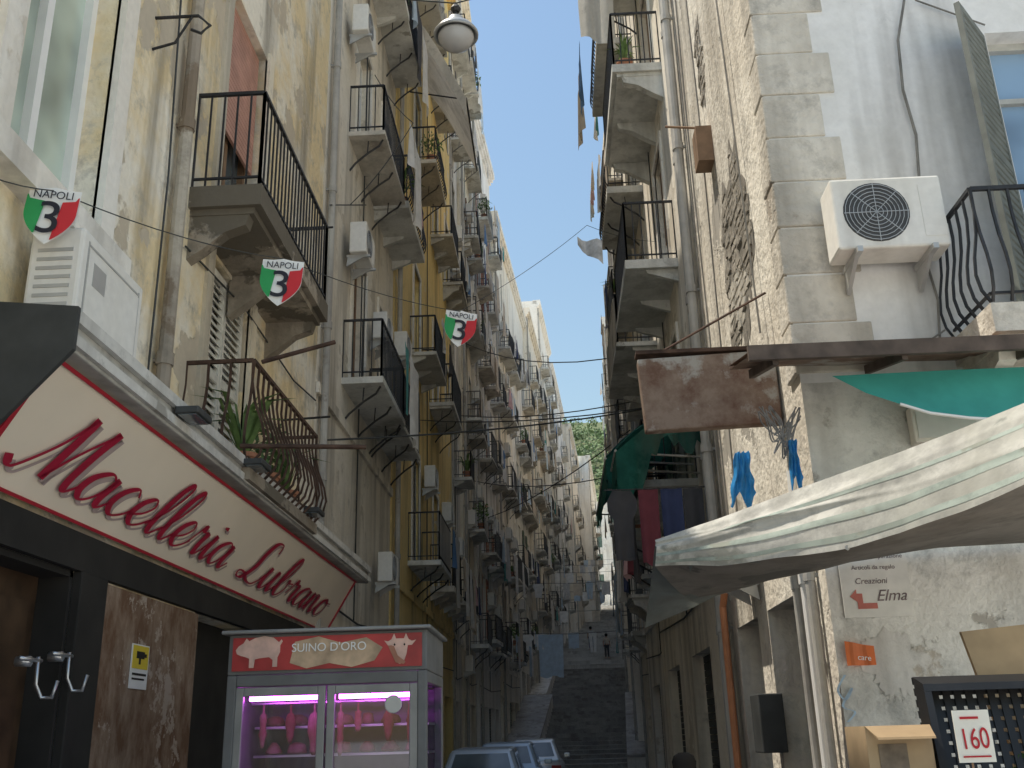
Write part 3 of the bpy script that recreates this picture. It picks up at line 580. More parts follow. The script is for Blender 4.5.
PIG=[(0,.42),(.06,.5),(.16,.56),(.22,.66),(.28,.6),(.4,.66),(.6,.7),(.8,.66),(.92,.56),(.97,.62),(1.0,.58),(.95,.5),(.95,.36),(.9,.25),(.9,.06),(.8,.06),(.8,.2),(.72,.26),(.5,.24),(.42,.22),(.4,.05),(.3,.05),(.3,.24),(.2,.28),(.12,.3),(.03,.34)]
pol(PIG,FX0+.05,2.088,.30,CREAM,'pig_mark')
pol([(0,.10),(.3,.0),(.7,.08),(1.1,.0),(1.5,.10),(1.64,.32),(1.35,.50),(.9,.42),(.5,.54),(.08,.46)],FX0+.40,2.09,.36,BREAD,'ribbon_mark')
pol([(.0,.75),(.12,.72),(.22,.78),(.3,.95),(.36,.8),(.6,.8),(.66,.95),(.74,.78),(.84,.72),(.97,.75),(.84,.6),(.72,.6),(.68,.35),(.6,.12),(.48,.05),(.36,.12),(.28,.35),(.24,.6),(.12,.6)],FX1-.27,2.088,.21,CREAM,'cow_mark')
pol([(.12,.6),(.3,.58),(.42,.3),(.66,.12),(.6,.05),(.36,.1),(.24,.35)],FX1-.27,2.088,.21,simple('header brown',(.36,.16,.1),.2,8,.5),'cow_shade',-.0195)
for a,b in ((.32,.62),(.62,.62)): pol([(a-.03,b),(a,b+.04),(a+.03,b),(a,b-.04)],FX1-.27,2.088,.21,DARK,'cow_eye',-.022)
txt(HD,'header_lettering',"SUINO D'ORO",.074,(-1.44,FY0-.021,2.215),(1,0,0),(0,0,1),WHITE,off=.002)
CL=clear('fridge glass',(.70,.72,.77),.10)
xm=(FX0+FX1)/2
for a,b in ((FX0+e,xm-.005),(xm+.005,FX1-e)):
    f=.05; d=MB().box(a,a+f,FY0+.005,FY0+.04,.56,1.985).box(b-f,b,FY0+.005,FY0+.04,.56,1.985).box(a+f,b-f,FY0+.005,FY0+.04,1.93,1.985).box(a+f,b-f,FY0+.005,FY0+.04,.56,.62).build('door',FRD,fg,bevel=.005)
    MB().poly([(a+f,FY0+.02,.62),(b-f,FY0+.02,.62),(b-f,FY0+.02,1.93),(a+f,FY0+.02,1.93)]).build('pane',CL,d)
MB().lathe((FX1-.21,FY0+.004,1.86),[(.055,.0),(.055,-.006),(.05,-.008)],20,'y').build('dial',ALU,fg)
MB().poly([(FX1-.01,FY0+e,.56),(FX1-.01,FY1-e,.56),(FX1-.01,FY1-e,1.98),(FX1-.01,FY0+e,1.98)]).build('side_pane',CL,fg)
MB().box(FX0+.01,FX0+.03,FY0+e,FY1-e,.56,1.98).box(FX0+e,FX1-e,FY1-.05,FY1-.03,.56,1.98).build('inner_lining',simple('fridge lining',(.15,.125,.155),.3,3,.35),fg)
PK=emis('pink tube',(.78,.10,.95),34)
for a,b in ((FX0+.12,xm-.06),(xm+.06,FX1-.12)): MB().tube([(a,FY0+.12,1.92),(b,FY0+.12,1.92)],.016,8).build('lamp_tube',PK,fg)
for z in (.8,1.1,1.38,1.56,1.74): MB().box(FX0+.05,FX1-.05,FY0+(.3 if z<1.5 else .5),FY1-.08,z,z+.015).build('shelf',STEEL,fg)
MB().tube([(FX0+.05,FY0+.4,1.9),(FX1-.05,FY0+.4,1.9)],.01,6).build('hanging_rail',STEEL,fg)
MEAT=plaster('red meat',(.16,.03,.03),(.22,.07,.06),(.40,.27,.23),.56,.5,31,.3,ss=5); FAT=plaster('fatty meat',(.30,.18,.15),(.21,.08,.065),(.42,.32,.28),.55,.5,32,.3,ss=5)
EN=['leftmost','second','third','fourth','fifth','sixth','seventh']
for i in range(7):
    rr=random.Random(i*7+3); x=FX0+.15+(FX1-FX0-.3)*(i+rr.uniform(-.2,.2))/6; L=rr.uniform(.10,.30); w0=rr.uniform(.018,.042); mb=MB()
    prof=[(.006,0),(.008,-.06)]+[(w0*(.5+.5*math.sin(math.pi*(t*.8+.15))+rr.uniform(-.22,.22)),-.06-L*t) for t in (.06,.2,.35,.5,.65,.8,.93)]+[(.01,-.07-L)]
    mb.lathe((x,FY0+.4,1.9),prof,12,'z',.75)
    tag(mb.build('meat_cut',MEAT if rr.random()<.6 else FAT,smooth=True),f"small meat cut hanging from the fridge rail, {EN[i]} of seven",'meat','meat cuts hanging in the fridge')
for sh,zz,cn2 in (('lower',1.396,6),('middle',1.576,7),('upper',1.756,7)):
    for i in range(cn2):
        rr=random.Random(i+90+int(zz*100)); x=FX0+.16+i*(.95/(cn2-1)); y=FY0+(.42 if sh=='lower' else .6); w0=rr.uniform(.04,.07)
        tag(MB().lathe((x,y,zz),[(.01,0),(w0,.006),(w0*1.05,.022),(w0*.8,.04+rr.uniform(0,.03)),(w0*.3,.06+rr.uniform(0,.02))],12,'z',1.3).build('meat_cut',MEAT if rr.random()<.6 else FAT,smooth=True),f"meat joint lying on the {sh} fridge shelf, {EN[i]} of {'six' if cn2==6 else 'seven'}",'meat','meat joints on the fridge shelves')
# ---------------------------------------------------------------- other left houses
generic('second house on the left','grey beige house with stacked balconies, second on the left','l',12.2,18.3,20,P['greige'],[2.65,5.0],[6.7,10.9,15.1],0,0,2,.85,2.6,.63,.8,.3)
generic('ochre house','ochre yellow house with iron balconies, third on the left','l',18.3,29.5,27,P['ochre'],[3.2,6.9,10],[5.1,9.7,14.6,19.2],0,.03,3,.95,2.4,.66,.8,.6)
generic('fourth house on the left','narrow pale worn house just beyond the ochre house','l',29.5,33,31,P['pale'],[1.8],[5.2,9.4,13.6,17.8,22,26],1,-.05,4,.95,2.3,.63,.9,.6,irr=.2)
generic('fifth house on the left','sand coloured house, fifth on the left','l',33,37.5,32,P['sand'],[1.2,3.3],[4.9,8.6,12.3,16,19.7,23.4,27],1,.05,5,.9,2.0,.63,.9,.6,irr=.3)
generic('sixth house on the left','grey house, sixth on the left before the stairs','l',37.5,43.5,28,P['hazegrey'],[1.3,3.3,5.2],[4.8,8.4,12,15.6,19.2,22.8],1,.0,6,.9,1.8,.63,.9,.6,irr=.35)
generic('seventh house on the left','pale sand house beside the foot of the stairs on the left','l',43.5,50,26,P['hazesand'],[1.3,3.4,5.5],[5.0,8.6,12.2,15.8,19.4],1,.1,7,.85,1.9,.63,.9,.6,irr=.35)
generic('eighth house on the left','pale house beside the upper stairs on the left','l',50,60,27,P['hazepale'],[1.6,4.2,6.6,8.8],[6.2,9.8,13.4,17,20.6],2,-.1,8,.9,2.1,pl=.85,pa=.5,irr=.35)
generic('ninth house on the left','sand house at the top of the stairs on the left','l',60,70,28,P['hazesand'],[1.6,4.2,6.6,8.8],[8.6,12.2,15.8,19.4,23],2,.1,9,.9,2.1,pl=.85,pa=.4,irr=.35)
generic('tenth house on the left','tall grey beige house beyond the stairs on the left','l',70,81,33,P['hazepale'],[1.8,4.6,7.2,9.6],[10,13.6,17.2,20.8,24.4,28],2,.1,10,.9,2.1,pl=.7,pp=0,irr=.35)
generic('eleventh house on the left','pale house high up the left side','l',81,96,32,P['hazegrey'],[2.5,7,12],[12,15.6,19.2,22.8,26.4],2,.2,11,.9,pa=.2,pl=.6,pp=0,irr=.3)
generic('twelfth house on the left','yellowish house high up the left side','l',96,112,31,P['hazesand'],[2.5,8,13],[15,19,23,27],2,.8,12,.9,pa=.2,pl=.6,pp=0,irr=.3)
generic('thirteenth house on the left','distant pale house near the top of the left side','l',112,135,32,P['hazepale'],[3,10,18],[18,22,26],2,2.1,13,.9,pa=.0,pl=.4,pp=0,irr=.3)
# right
generic('second house on the right','beige house with green awnings, second on the right','r',11.9,20,20.5,P['greige'],[2.75,6.3],[4.9,8.25,11.6,15.0],0,.02,22,1.0,2.9,.74,.5,.3)
generic('third house on the right','pale house, third on the right','r',20,27,25,P['pale'],[1.8,5.2],[4.8,8.6,12.4,16.2,20],1,.35,23,.95,2.4,.55,.7,.2,irr=.25)
generic('fourth house on the right','sand house, fourth on the right','r',27,35,23,P['sand'],[2,6],[4.8,8.6,12.4,16.2],1,.85,24,.9,2.4,.5,.6,.2,pp=.1,irr=.25)
generic('fifth house on the right','grey house before the stairs on the right','r',35,44,22,P['hazegrey'],[2,4.6,7.2],[4.8,8.6,12.4,16.2],1,.9,25,.9,2.2,.45,.5,.2,pp=0,irr=.3)
generic('sixth house on the right','pale house beside the stairs on the right','r',44,55,22,P['hazepale'],[2,5.6,9],[5.6,9.4,13.2,17],2,.6,26,.9,2.3,.5,.5,.2,pp=0,irr=.3)
generic('seventh house on the right','sand washed house at the top of the stairs on the right','r',55,70,25,P['hazesand'],[2.5,7,12],[9,13,17,21],2,.3,27,.85,2.3,.5,.5,.1,pp=0,irr=.3)
generic('eighth house on the right','sand house beyond the stairs on the right','r',70,90,28,P['hazepale'],[3,9,16],[12,16,20,24],2,.1,28,.8,2.3,.5,.4,.1,pp=0,irr=.3)
generic('ninth house on the right','grey house high up the right side','r',90,112,31,P['hazegrey'],[3,10,18],[15,19,23,27],2,-.1,29,.8,2.3,.5,.2,.0,pp=0,irr=.3)
generic('tenth house on the right','distant pale house near the top of the right side','r',112,135,34,P['hazepale'],[3,10,18],[18,22,26],2,-.2,30,.7,2.3,.5,.1,.0,pp=0,irr=.3)
er=thing('tenement_building','distant pale house closing the top of the street','building',(9,150,18)); fe=Fr((-6,150,0),(1,0,0),(0,-1,0))
ops=[(2+i*2.6,3.1+i*2.6,z,z+2.0) for i in range(11) for z in (22,25,28,31)]
wallmesh(fe,0,32,14,35,ops,8).build('wall',P['hazesand'],er,weld=True)
for q in ops: window(er,fe,*q,'closed',WHITE,SHUT[0],GLASS,2)
# ---------------------------------------------------------------- RIGHT corner house
CX,CY=2.0,7.5
RB=thing('corner_building','large grey and beige corner house with stone quoins on the right','building',(CX,CY,0))
FC=Fr((CX,CY,0),(1,0,0),(0,-1,0)); FS=Fr((CX,CY,0),(0,1,0),(-1,0,0))
oc=[(2.0,3.25,4.55,7.4),(2.0,3.25,8.9,11.6),(6.5,7.8,4.55,7.4),(3.6,6.2,0,2.9)]
RTOP=12.6
wallmesh(FC,0,10,4.2,RTOP,oc[:3],4.35,.26,(1,)).build('upper_wall',P['cross'],RB,weld=True)
wallmesh(FC,0,10,0,4.2,oc[3:],4.35,.3,()).build('lower_wall',P['lowwall'],RB,weld=True)
os_=[(1.0,2.2,0,2.7),(2.7,3.9,0,2.7)]
wallmesh(FS,.0,4.39,0,RTOP,os_,3,.3,()).build('street_wall',P['street'],RB,weld=True)
mb=MB(); z=4.28; i=0; rn=random.Random(2)
while z<12.4:
    h=.43; mb.fbox(FC,-.022-rn.uniform(0,.012),(.5 if i%2 else .6)+rn.uniform(-.02,.02),z,z+h-rn.uniform(.010,.022),-.3,.014+rn.uniform(0,.012)); z+=h; i+=1
mb.build('quoins',STONE,RB,bevel=.012)
def blob(fr,u,v,ru,rv,seed,d=.006):
    rn=random.Random(seed); pts=[]
    for k in range(90):
        a=2*math.pi*k/90; q=1+.20*math.sin(2*a+seed)+.14*math.sin(5*a+seed*2)+.08*math.sin(13*a+seed)+rn.uniform(-.11,.11); pts.append(fr.p(u+ru*q*math.cos(a),v+rv*q*math.sin(a),d))
    return pts
for a in ((1.75,6.25,.60,1.15,2),(2.6,9.2,.22,.5,5)):
    MB().poly(blob(FS,*a)).build('mortar_scar',MORTAR,RB)
    u0,v0,ru,rv,sd=a; rn=random.Random(sd+60); mb=MB(); v=v0-rv*1.25; row=0
    while v<v0+rv*1.25:
        h=rn.uniform(.07,.13); u=u0-ru*1.3+rn.uniform(0,.1)
        while u<u0+ru*1.3:
            wd=rn.uniform(.10,.24); uc,vc=u+wd/2,v+h/2; an=math.atan2((vc-v0)/rv,(uc-u0)/ru)
            q=1+.20*math.sin(2*an+sd)+.14*math.sin(5*an+sd*2)+.08*math.sin(13*an+sd)
            if math.hypot((uc-u0)/ru,(vc-v0)/rv)<q*.92 and rn.random()<.9:
                j=lambda:rn.uniform(-.010,.010); d1=rn.uniform(.010,.026); p=FS.p
                mb.hexa([p(u+j(),v+j(),.0),p(u+wd-.01+j(),v+j(),.0),p(u+wd-.02+j(),v+.010+j(),d1+j()*.5),p(u+.010+j(),v+.010+j(),d1+j()*.5),p(u+j(),v+h-.010+j(),.0),p(u+wd-.01+j(),v+h-.010+j(),.0),p(u+wd-.02+j(),v+h-.02+j(),d1+j()*.5),p(u+.010+j(),v+h-.02+j(),d1+j()*.5)])
            u+=wd
        v+=h; row+=1
    mb.build('bare_masonry',BRICK,RB)
for a in ((.45,2.05,.28,.22,3),(1.35,1.75,.42,.2,6),(.95,3.3,.3,.18,8)): MB().poly(blob(FC,*a)).build('bare_plaster',P['grey'],RB)
window(RB,FC,*oc[0],'glass',SHUT[2],None,GLASSB,0,.26,'balcony_door'); window(RB,FC,*oc[1],'closed',WHITE,SHUT[2],GLASS,0,.26); window(RB,FC,*oc[2],'closed',WHITE,SHUT[2],GLASS,0,.26)
a0=Vector((CX+1.98,CY-.03,0)); dirn=Vector((-.42,-.5,0)).normalized(); fsh=Fr(a0,dirn,Vector((dirn.y,-dirn.x,0)))
shutter_mb(fsh,0,.62,4.6,7.35,0,.045,0).build('shutter',simple('grey green shutter',(.15,.16,.14),.2,5,.6),RB)
balcony(RB,FC,1.22,3.6,4.5,.75,STONE,IRON,.22,.95,.13,.08,3,0,mould=True)
for k,q in enumerate(os_): MB().fbox(FS,*q,-.28,-.25).build('shop_door',DARK if k else DARKP,RB)
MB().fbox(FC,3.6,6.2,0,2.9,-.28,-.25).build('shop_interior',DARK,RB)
CABG=simple('old cable',(.20,.19,.17),.3,5,.7)
mb=MB(); mb.tube([atY(905,-5,7.46),atY(898,40,7.46),atY(903,90,7.46),atY(916,135,7.46),atY(920,190,7.46)],.012,6); mb.tube([atY(920,240,7.46),atY(938,300,7.46),atY(940,345,7.46)],.010,6); mb.tube([atY(915,0,7.46),atY(985,25,7.46)],.008,5)
mb.build('facade_cable',CABG,RB)
mb=MB(); mb.tube([atY(790,345,7.42),atY(840,348,7.42),atY(930,340,7.42),atY(945,330,7.42)],.008,5); mb.build('thin_cable',CABG,RB)
mb=MB()
for u,w0,z0,z1 in ((.9,.25,5,12.3),(2.9,-.2,3,12.3),(3.4,.15,3,12.3),(3.8,-.1,3,12.3)): mb.tube([FS.p(u,z0,.06),FS.p(u+w0*.5,z0+(z1-z0)*.35,.06),FS.p(u+w0,z0+(z1-z0)*.6,.06),FS.p(u+w0*.4,z1,.06)],.010,5)
mb.build('street_cable',CABG,RB)
MB().tube([FS.p(2.5,8.2,.02),FS.p(2.5,8.25,.5)],.015,5).fbox(FS,2.36,2.64,7.7,8.15,.0,.18).build('junction_box',SHUT[1],RB)
pipe(RB,FS,4.2,0,12.4,.06,simple('grey drain',(.46,.44,.40),.2,3,.6),.1)
for u,v0,v1,m in ((.25,0,3.3,ZINC),(.42,0,3.6,WHITE),(.7,0,2.9,ZINC)): pipe(RB,FS,u,v0,v1,.035,m,.06)
MB().tube([FS.p(4.0,.4,.12),FS.p(4.0,2.95,.12),FS.p(3.9,3.1,.1)],.04,8).build('orange_pipe',simple('orange pipe',(.60,.25,.12),.15,5,.5),RB)
MB().fbox(FS,1.95,2.35,1.45,1.95,0,.22).build('meter_box',DARKP,RB,bevel=.01)
acp=atY(888,258,7.28); ac((acp.x,7.24,acp.z),0,'white air conditioner on the grey corner wall beside the stone quoins',1.03)
acwall(FS,2.6,3.0,'small air conditioner low on the street side of the corner house',.8,.2)
s0=atY(836,550,7.49); s1=atY(914,616,7.49)
ps=thing('painted_sign','faded white wall sign with red arrow and script on the corner house','sign',((s0.x+s1.x)/2,7.48,s1.z))
MB().box(s0.x,s1.x,7.478,7.492,s1.z,s0.z).build('board',simple('faded board',(.84,.82,.76),.1,6,.8),ps)
INK=simple('faded ink',(.20,.15,.15),.3,8,.8); cxs=(s0.x+s1.x)/2
for t,sz,f,m,sh in (('Laboratorio Riparazione',.045,.88,INK,0),('Articoli da regalo',.045,.72,INK,0),('Creazioni',.060,.52,INK,.2),('Elma',.115,.30,INK,.35)):
    txt(ps,'sign_lettering',t,sz,(cxs+(.1 if t=='Elma' else -.03 if t=='Creazioni' else 0),7.476,s1.z+(s0.z-s1.z)*f),(1,0,0),(0,0,1),m,sh,.001)
ax=s0.x+.05; az=s1.z+.13
MB().prism([(ax,7.476,az+.02),(ax+.05,7.476,az+.07),(ax+.05,7.476,az+.04),(ax+.09,7.476,az+.04),(ax+.09,7.476,az-.03),(ax+.19,7.476,az-.03),(ax+.19,7.476,az-.07),(ax+.05,7.476,az-.07),(ax+.05,7.476,az-.02)],(0,-.003,0)).build('arrow',simple('faded red',(.60,.20,.16),.2,6,.8),ps)
og=atY(860,653,7.45); ot=thing('ribbon_sign','small orange ribbon sign on the dirty corner wall','sign',tuple(og))
FO=Fr((og.x,7.47,og.z),(1,0,0),(0,-1,0))
MB().grid([[FO.p(-.10+.20*k/8,(.085-.02*k/8)*(1-2*j)-.02*k/8,.02+.015*math.sin(k*.9)) for k in range(9)] for j in (0,1)]).build('ribbon',simple('orange plastic',(.66,.17,.05),.1,5,.5),ot)
txt(ot,'ribbon_lettering','care',.055,(og.x+.02,7.425,og.z-.035),(1,0,-.1),(.1,0,1),WHITE)
mb=MB(); gp=[(845,675),(838,690),(846,700),(852,688),(843,706),(855,712),(848,722)]
q=catm(gp,6); mb.grid([[atY(a-1.2,b,7.482),atY(a+1.2,b,7.482)] for a,b in q]); mb.build('graffiti',simple('pale blue paint',(.45,.58,.70),.1,5,.7),RB)
bs=thing('rusty_blade_sign','rusted blank metal sign box projecting from the corner over the street','sign',(1.4,8.2,4.04))
MB().hexa([(.83,8.14,4.05),(1.98,8.14,4.08),(1.98,8.26,4.08),(.83,8.26,4.05),(.80,8.14,4.70),(1.98,8.14,4.74),(1.98,8.26,4.74),(.80,8.26,4.70)]).build('box',RUSTP,bs,bevel=.012)
MB().box(.79,1.99,8.125,8.275,4.742,4.775).tube([(1.98,8.2,5.3),(1.0,8.2,4.77)],.012,5).build('bracket',RUST,bs)
cp=thing('metal_canopy','long dark rusty sheet canopy along the corner house above the fruit shop','canopy',(5,7.1,4.1))
rows=[[(1.45+i*.45,6.65,4.17+.012*(i%2)),(1.45+i*.45,7.48,4.36+.012*(i%2))] for i in range(18)]
MB().grid(rows).grid([[(a[0][0],a[0][1],a[0][2]-.03),(a[1][0],a[1][1],a[1][2]-.03)] for a in rows]).build('sheet',RUSTP,cp)
mb=MB().box(1.43,9.2,6.62,6.66,4.09,4.2)
for i in range(9): x=1.6+i*.9; mb.hexa([(x,6.66,4.06),(x+.04,6.66,4.06),(x+.04,7.48,4.25),(x,7.48,4.25),(x,6.66,4.13),(x+.04,6.66,4.13),(x+.04,7.48,4.32),(x,7.48,4.32)])
mb.build('edge_beam',simple('dark brown beam',(.10,.075,.06),.4,6,.8),cp)
ta=thing('teal_awning','teal canvas awning tucked under the rusty sheet canopy','awning',tuple(atY(950,400,7)))
tp=[(832,376),(890,373),(950,370),(1024,367),(1110,364)]; bp=[(900,404),(930,413),(970,418),(1024,421),(1110,424)]
MB().grid([[atY(*a,6.95) for a in tp],[atY((a[0]+b[0])/2,(a[1]+b[1])/2+3,6.85) for a,b in zip(tp,bp)],[atY(*b,6.75) for b in bp]]).build('fabric',TEAL,ta,smooth=True)
MB().tube([atY(*b,6.75) for b in bp],.012,6).build('front_bar',WHITE,ta)
lb=thing('light_box','pale blank box sign under the teal awning','sign',tuple(atY(950,440,7.4)))
a=atY(908,408,7.4); b=atY(1010,440,7.4); MB().box(a.x,b.x,7.36,7.47,b.z,a.z).build('case',P['pale'],lb,bevel=.01); MB().box(a.x+.03,b.x-.03,7.352,7.359,b.z+.03,a.z-.03).build('face',simple('pale face',(.76,.74,.68),.1,4,.5),lb)
# white canvas awning
wa=thing('canvas_awning','large sagging off white canvas awning over the fruit stand','awning',tuple(atY(900,520,6)))
tc_=[(655,540,6.6),(690,528,6.45),(720,518,6.35),(760,503,6.2),(800,488,6.05),(850,470,5.85),(900,452,5.65),(960,429,5.4),(1024,403,5.1),(1120,362,4.7)]
bc_=[(655,566,6.45),(690,566,6.32),(720,565,6.2),(760,561,6.05),(800,556,5.9),(850,547,5.65),(900,534,5.42),(960,512,5.15),(1024,484,4.85),(1120,442,4.4)]
NA=60
def rs(L,n=NA):
    out=[]
    for k in range(n+1):
        t=k/n*(len(L)-1); i=min(int(t),len(L)-2); out.append(L[i].lerp(L[i+1],t-i))
    return out
T=rs([atY(*a) for a in tc_]); Bm=rs([atY(*a) for a in bc_])
def wav(i,t,a,b,o=0):
    f=i/NA
    fold=.024*math.sin(t*17+f*5)*(1-.5*f)+.038*math.exp(-((t-.72-.10*math.sin(f*3))/.05)**2)+.026*math.exp(-((t-.38+.25*f)/.04)**2)+.020*math.exp(-((t-.15-.5*f)/.03)**2)
    return a.lerp(b,t)+Vector((0,-.08*math.sin(t*math.pi)-o-fold*math.sin(math.pi*min(1,t*1.4)),.006*math.sin(i*.35+t*6)*t-o*.4))
MB().grid([[wav(i,j/44,a,b) for i,(a,b) in enumerate(zip(T,Bm))] for j in range(45)]).build('fabric',CANVAS,wa,smooth=True)
STR=plaster('faded green stripe',(.46,.52,.46),(.38,.43,.38),(.32,.33,.28),.56,.48,24,.1)
for t0,t1 in ((.28,.33),(.58,.67),(.84,.91)): MB().grid([[wav(i,t0+(t1-t0)*q/4,a,b,.005) for i,(a,b) in enumerate(zip(T,Bm))] for q in range(5)]).build('stripe',STR,wa,smooth=True)
Wl=rs([atY(700,600,7.9),atY(730,592,7.8),atY(752,585,7.7),atY(775,578,7.6),atY(800,570,7.45),atY(840,560,7.42),atY(890,552,7.42),atY(950,547,7.42),atY(1024,543,7.42),atY(1120,540,7.42)])
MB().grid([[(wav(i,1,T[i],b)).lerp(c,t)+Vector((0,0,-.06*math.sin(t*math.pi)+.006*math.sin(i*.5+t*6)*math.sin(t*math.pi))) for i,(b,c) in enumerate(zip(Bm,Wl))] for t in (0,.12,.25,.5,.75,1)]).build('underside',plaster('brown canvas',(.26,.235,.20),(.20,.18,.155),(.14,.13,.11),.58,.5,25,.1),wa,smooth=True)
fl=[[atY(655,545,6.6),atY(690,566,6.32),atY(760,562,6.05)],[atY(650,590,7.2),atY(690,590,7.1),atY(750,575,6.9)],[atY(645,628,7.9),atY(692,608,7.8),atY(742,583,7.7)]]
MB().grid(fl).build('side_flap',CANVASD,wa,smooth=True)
MB().tube([Bm[33],atY(850,560,7.45)],.015,6).build('frame_bar',ZINC,wa)
for i,(y0,y1,zt,zb,rx,l) in enumerate(((12.0,13.0,5.75,4.95,1.15,'nearest dark green awning over the street on the right'),(13.3,15.2,6.15,5.2,1.2,'middle dark green awning over the street on the right'),(15.6,18,6.3,5.4,1.15,'farthest dark green awning over the street on the right'))):
    g=thing('green_awning',l,'awning',(1.5,(y0+y1)/2,zb),'green awnings on the right'); n=14; rn=random.Random(i+40); rg=[rn.uniform(-.1,.1) for _ in range(n+1)]
    MB().grid([[(1.98-rx*j/5,y0+(y1-y0)*k/n,zt+(zb-zt)*(j/5)**1.15+.045*math.sin(k*1.9)*(j/5)-.05*math.sin(j*1.2)) for k in range(n+1)] for j in range(6)]).grid([[(1.98-rx-.02*math.sin(k*2.2)*j,y0+(y1-y0)*k/n,zb+.045*math.sin(k*1.9)-.05*math.sin(6)-(.35+rg[k])*j) for k in range(n+1)] for j in (0,1)]).build('fabric',GREEN,g,smooth=True,weld=True)
    MB().grid([[(1.98-rx*j/16,y0-.02+.06*math.sin(j*1.7+i)*b,zt+(zb-zt)*(j/16)**1.15-.02-b*(.52+.20*math.sin(j*.6+i)+.09*math.sin(j*2.3))) for j in range(17)] for b in (0,.33,.66,1)]).build('side_curtain',GREEN,g,smooth=True)
    MB().tube([(1.98-rx,y0,zb),(1.98-rx,y1,zb)],.018,6).tube([(1.98,y0+.1,zb-.1),(1.98-rx,y0+.1,zb)],.014,6).tube([(1.98,y1-.1,zb-.1),(1.98-rx,y1-.1,zb)],.014,6).build('frame',ZINC,g)
FH=Fr((1.0,12,0),(0,1,0),(-1,0,0)); FH2=Fr((0,11.9,0),(1,0,0),(0,-1,0))
for i,(u,c,k,wd,h) in enumerate(((.2,'dark grey','trousers',.7,1.0),(.75,'maroon','shirt',.6,.8),(1.5,'pink','towel',.5,.75),(2.1,'navy','shirt',.65,.85),(2.8,'light grey','towel',.6,.9),(3.5,'white','shirt',.6,.8))):
    cloth(FH,u,4.35,.0,wd,h,k,c,f'{c} {k} hanging below the green awnings on the right')
for u,c,k,wd,h in ((.86,'dark grey','shirt',.36,.85),(1.18,'maroon','towel',.24,.9),(1.46,'navy','towel',.26,.8),(1.72,'dark grey','towel',.24,.9)):
    cloth(FH2,u,4.42,.0,wd,h,k,c,f'{c} {k} hanging across the front of the nearest green awning')
tag(MB().tube([(1.0,12.1,4.36),(1.0,14,4.33),(1.0,16,4.36)],.008,5).build('clothes_line',DARKP),'clothes line strung below the green awnings','line')
tag(MB().tube([(.65,11.9,4.43),(1.98,11.9,4.43)],.008,5).build('clothes_line',DARKP),'short clothes line across the front of the nearest green awning','line')
ga=thing('drop_awning','grey cloth awning hanging from a high balcony at the top right','awning',(1.1,14.2,12.9))
MB().grid([[(.78+.66*k/8+.10*t*(1-k/8)+.03*math.sin(t*5),14.3-.25*k/8+.05*math.sin(k*1.5+t*2),16.3-(3.3+.5*k/8)*t) for k in range(9)] for t in (0,.2,.4,.6,.8,1)]).build('fabric',GREYCAN,ga,smooth=True)
MB().tube([(.75,14.3,16.3),(1.98,14.05,16.3)],.02,6).build('frame',IRON,ga)
gb=thing('drop_awning','grey beige cloth awning sloping from a high balcony of the ochre house','awning',(-2,21.5,16))
MB().grid([[(-2.95+1.35*t,20+3.2*k/6,18.5-2.6*t**1.2+.06*math.sin(k*2)*t) for k in range(7)] for t in (0,.25,.5,.75,1)]).grid([[(-2.95+1.35*t,20-.01,18.5-2.6*t**1.2-b*.5) for t in (0,.25,.5,.75,1)] for b in (0,1)]).build('fabric',GREYCAN,gb,smooth=True)
MB().tube([(-1.6,20,15.9),(-1.6,23.2,15.9)],.025,6).tube([(-2.95,20.05,16.2),(-1.6,20.05,15.9)],.02,6).build('frame',IRON,gb)
BLUEP=simple('blue plastic',(.05,.34,.76),.25,6,.35,tr=.3)
for i,(px0,py0,w0,h0,l) in enumerate(((742,452,.20,.40,'large blue plastic sheet hanging below the rusty blade sign'),(792,440,.09,.34,'narrow blue plastic strip hanging on the corner beside the canvas awning'))):
    p=atY(px0,py0,7.3 if i else 7.9); mb=MB()
    mb.grid([[p+Vector(((k/11-.5)*w0*(.55+.55*j/14+.10*math.sin(j*.9+i))-.10*(j/14)*w0*3*(1-i)*.5,.035*math.sin(k*1.7+j*.25)+.015*math.sin(k*3.1-j),-h0*j/14*(1+.16*math.sin(k*.9+1)))) for k in range(12)] for j in range(15)])
    tag(mb.build('blue_sheet',BLUEP,smooth=True),l,'plastic sheet')
rn=random.Random(5); cb=thing('cable_bundle','tangle of loose cables hanging at the corner below the rusty sign','cables',tuple(atY(778,430,7.4)))
mb=MB()
for k in range(12):
    a=rn.uniform(755,775); mb.tube([atY(x_,y_,7.4) for x_,y_ in catm([(a,405+rn.uniform(0,8)),(a+8+rn.uniform(-4,6),425),(782+rn.uniform(-8,6),446+rn.uniform(-12,14)),(795+rn.uniform(-6,6),415+rn.uniform(-8,8))],5)],.006,5)
mb.build('loops',simple('grey cable',(.22,.22,.23),.4,5,.6),cb)
# ---------------------------------------------------------------- fruit stand, crates, boxes
stn=thing('produce_stand','tall wooden produce stand under the canvas awning','stand',(2.0,5.2,0))
MB().box(1.25,3.2,4.85,5.75,1.27,1.32).build('top',WOOD,stn)
for x in (1.3,3.1):
    for y in (4.9,5.65): MB().box(x,x+.06,y,y+.06,0,1.27).build('leg',WOOD,stn)
cr=thing('plastic_crate','black mesh plastic crate tipped up on the stand behind the price card','crate',(2.05,5.2,1.32))
mb=MB(); tl=lambda u,v,d:Vector((1.72+u*1.12+v*.06,5.06+v*.34-d*.95,1.335+v*1.12-d*.28-u*.0))
def tb(mb,u0,u1,v0,v1,d0,d1): return mb.hexa([tl(u0,v0,d0),tl(u1,v0,d0),tl(u1,v0,d1),tl(u0,v0,d1),tl(u0,v1,d0),tl(u1,v1,d0),tl(u1,v1,d1),tl(u0,v1,d1)])
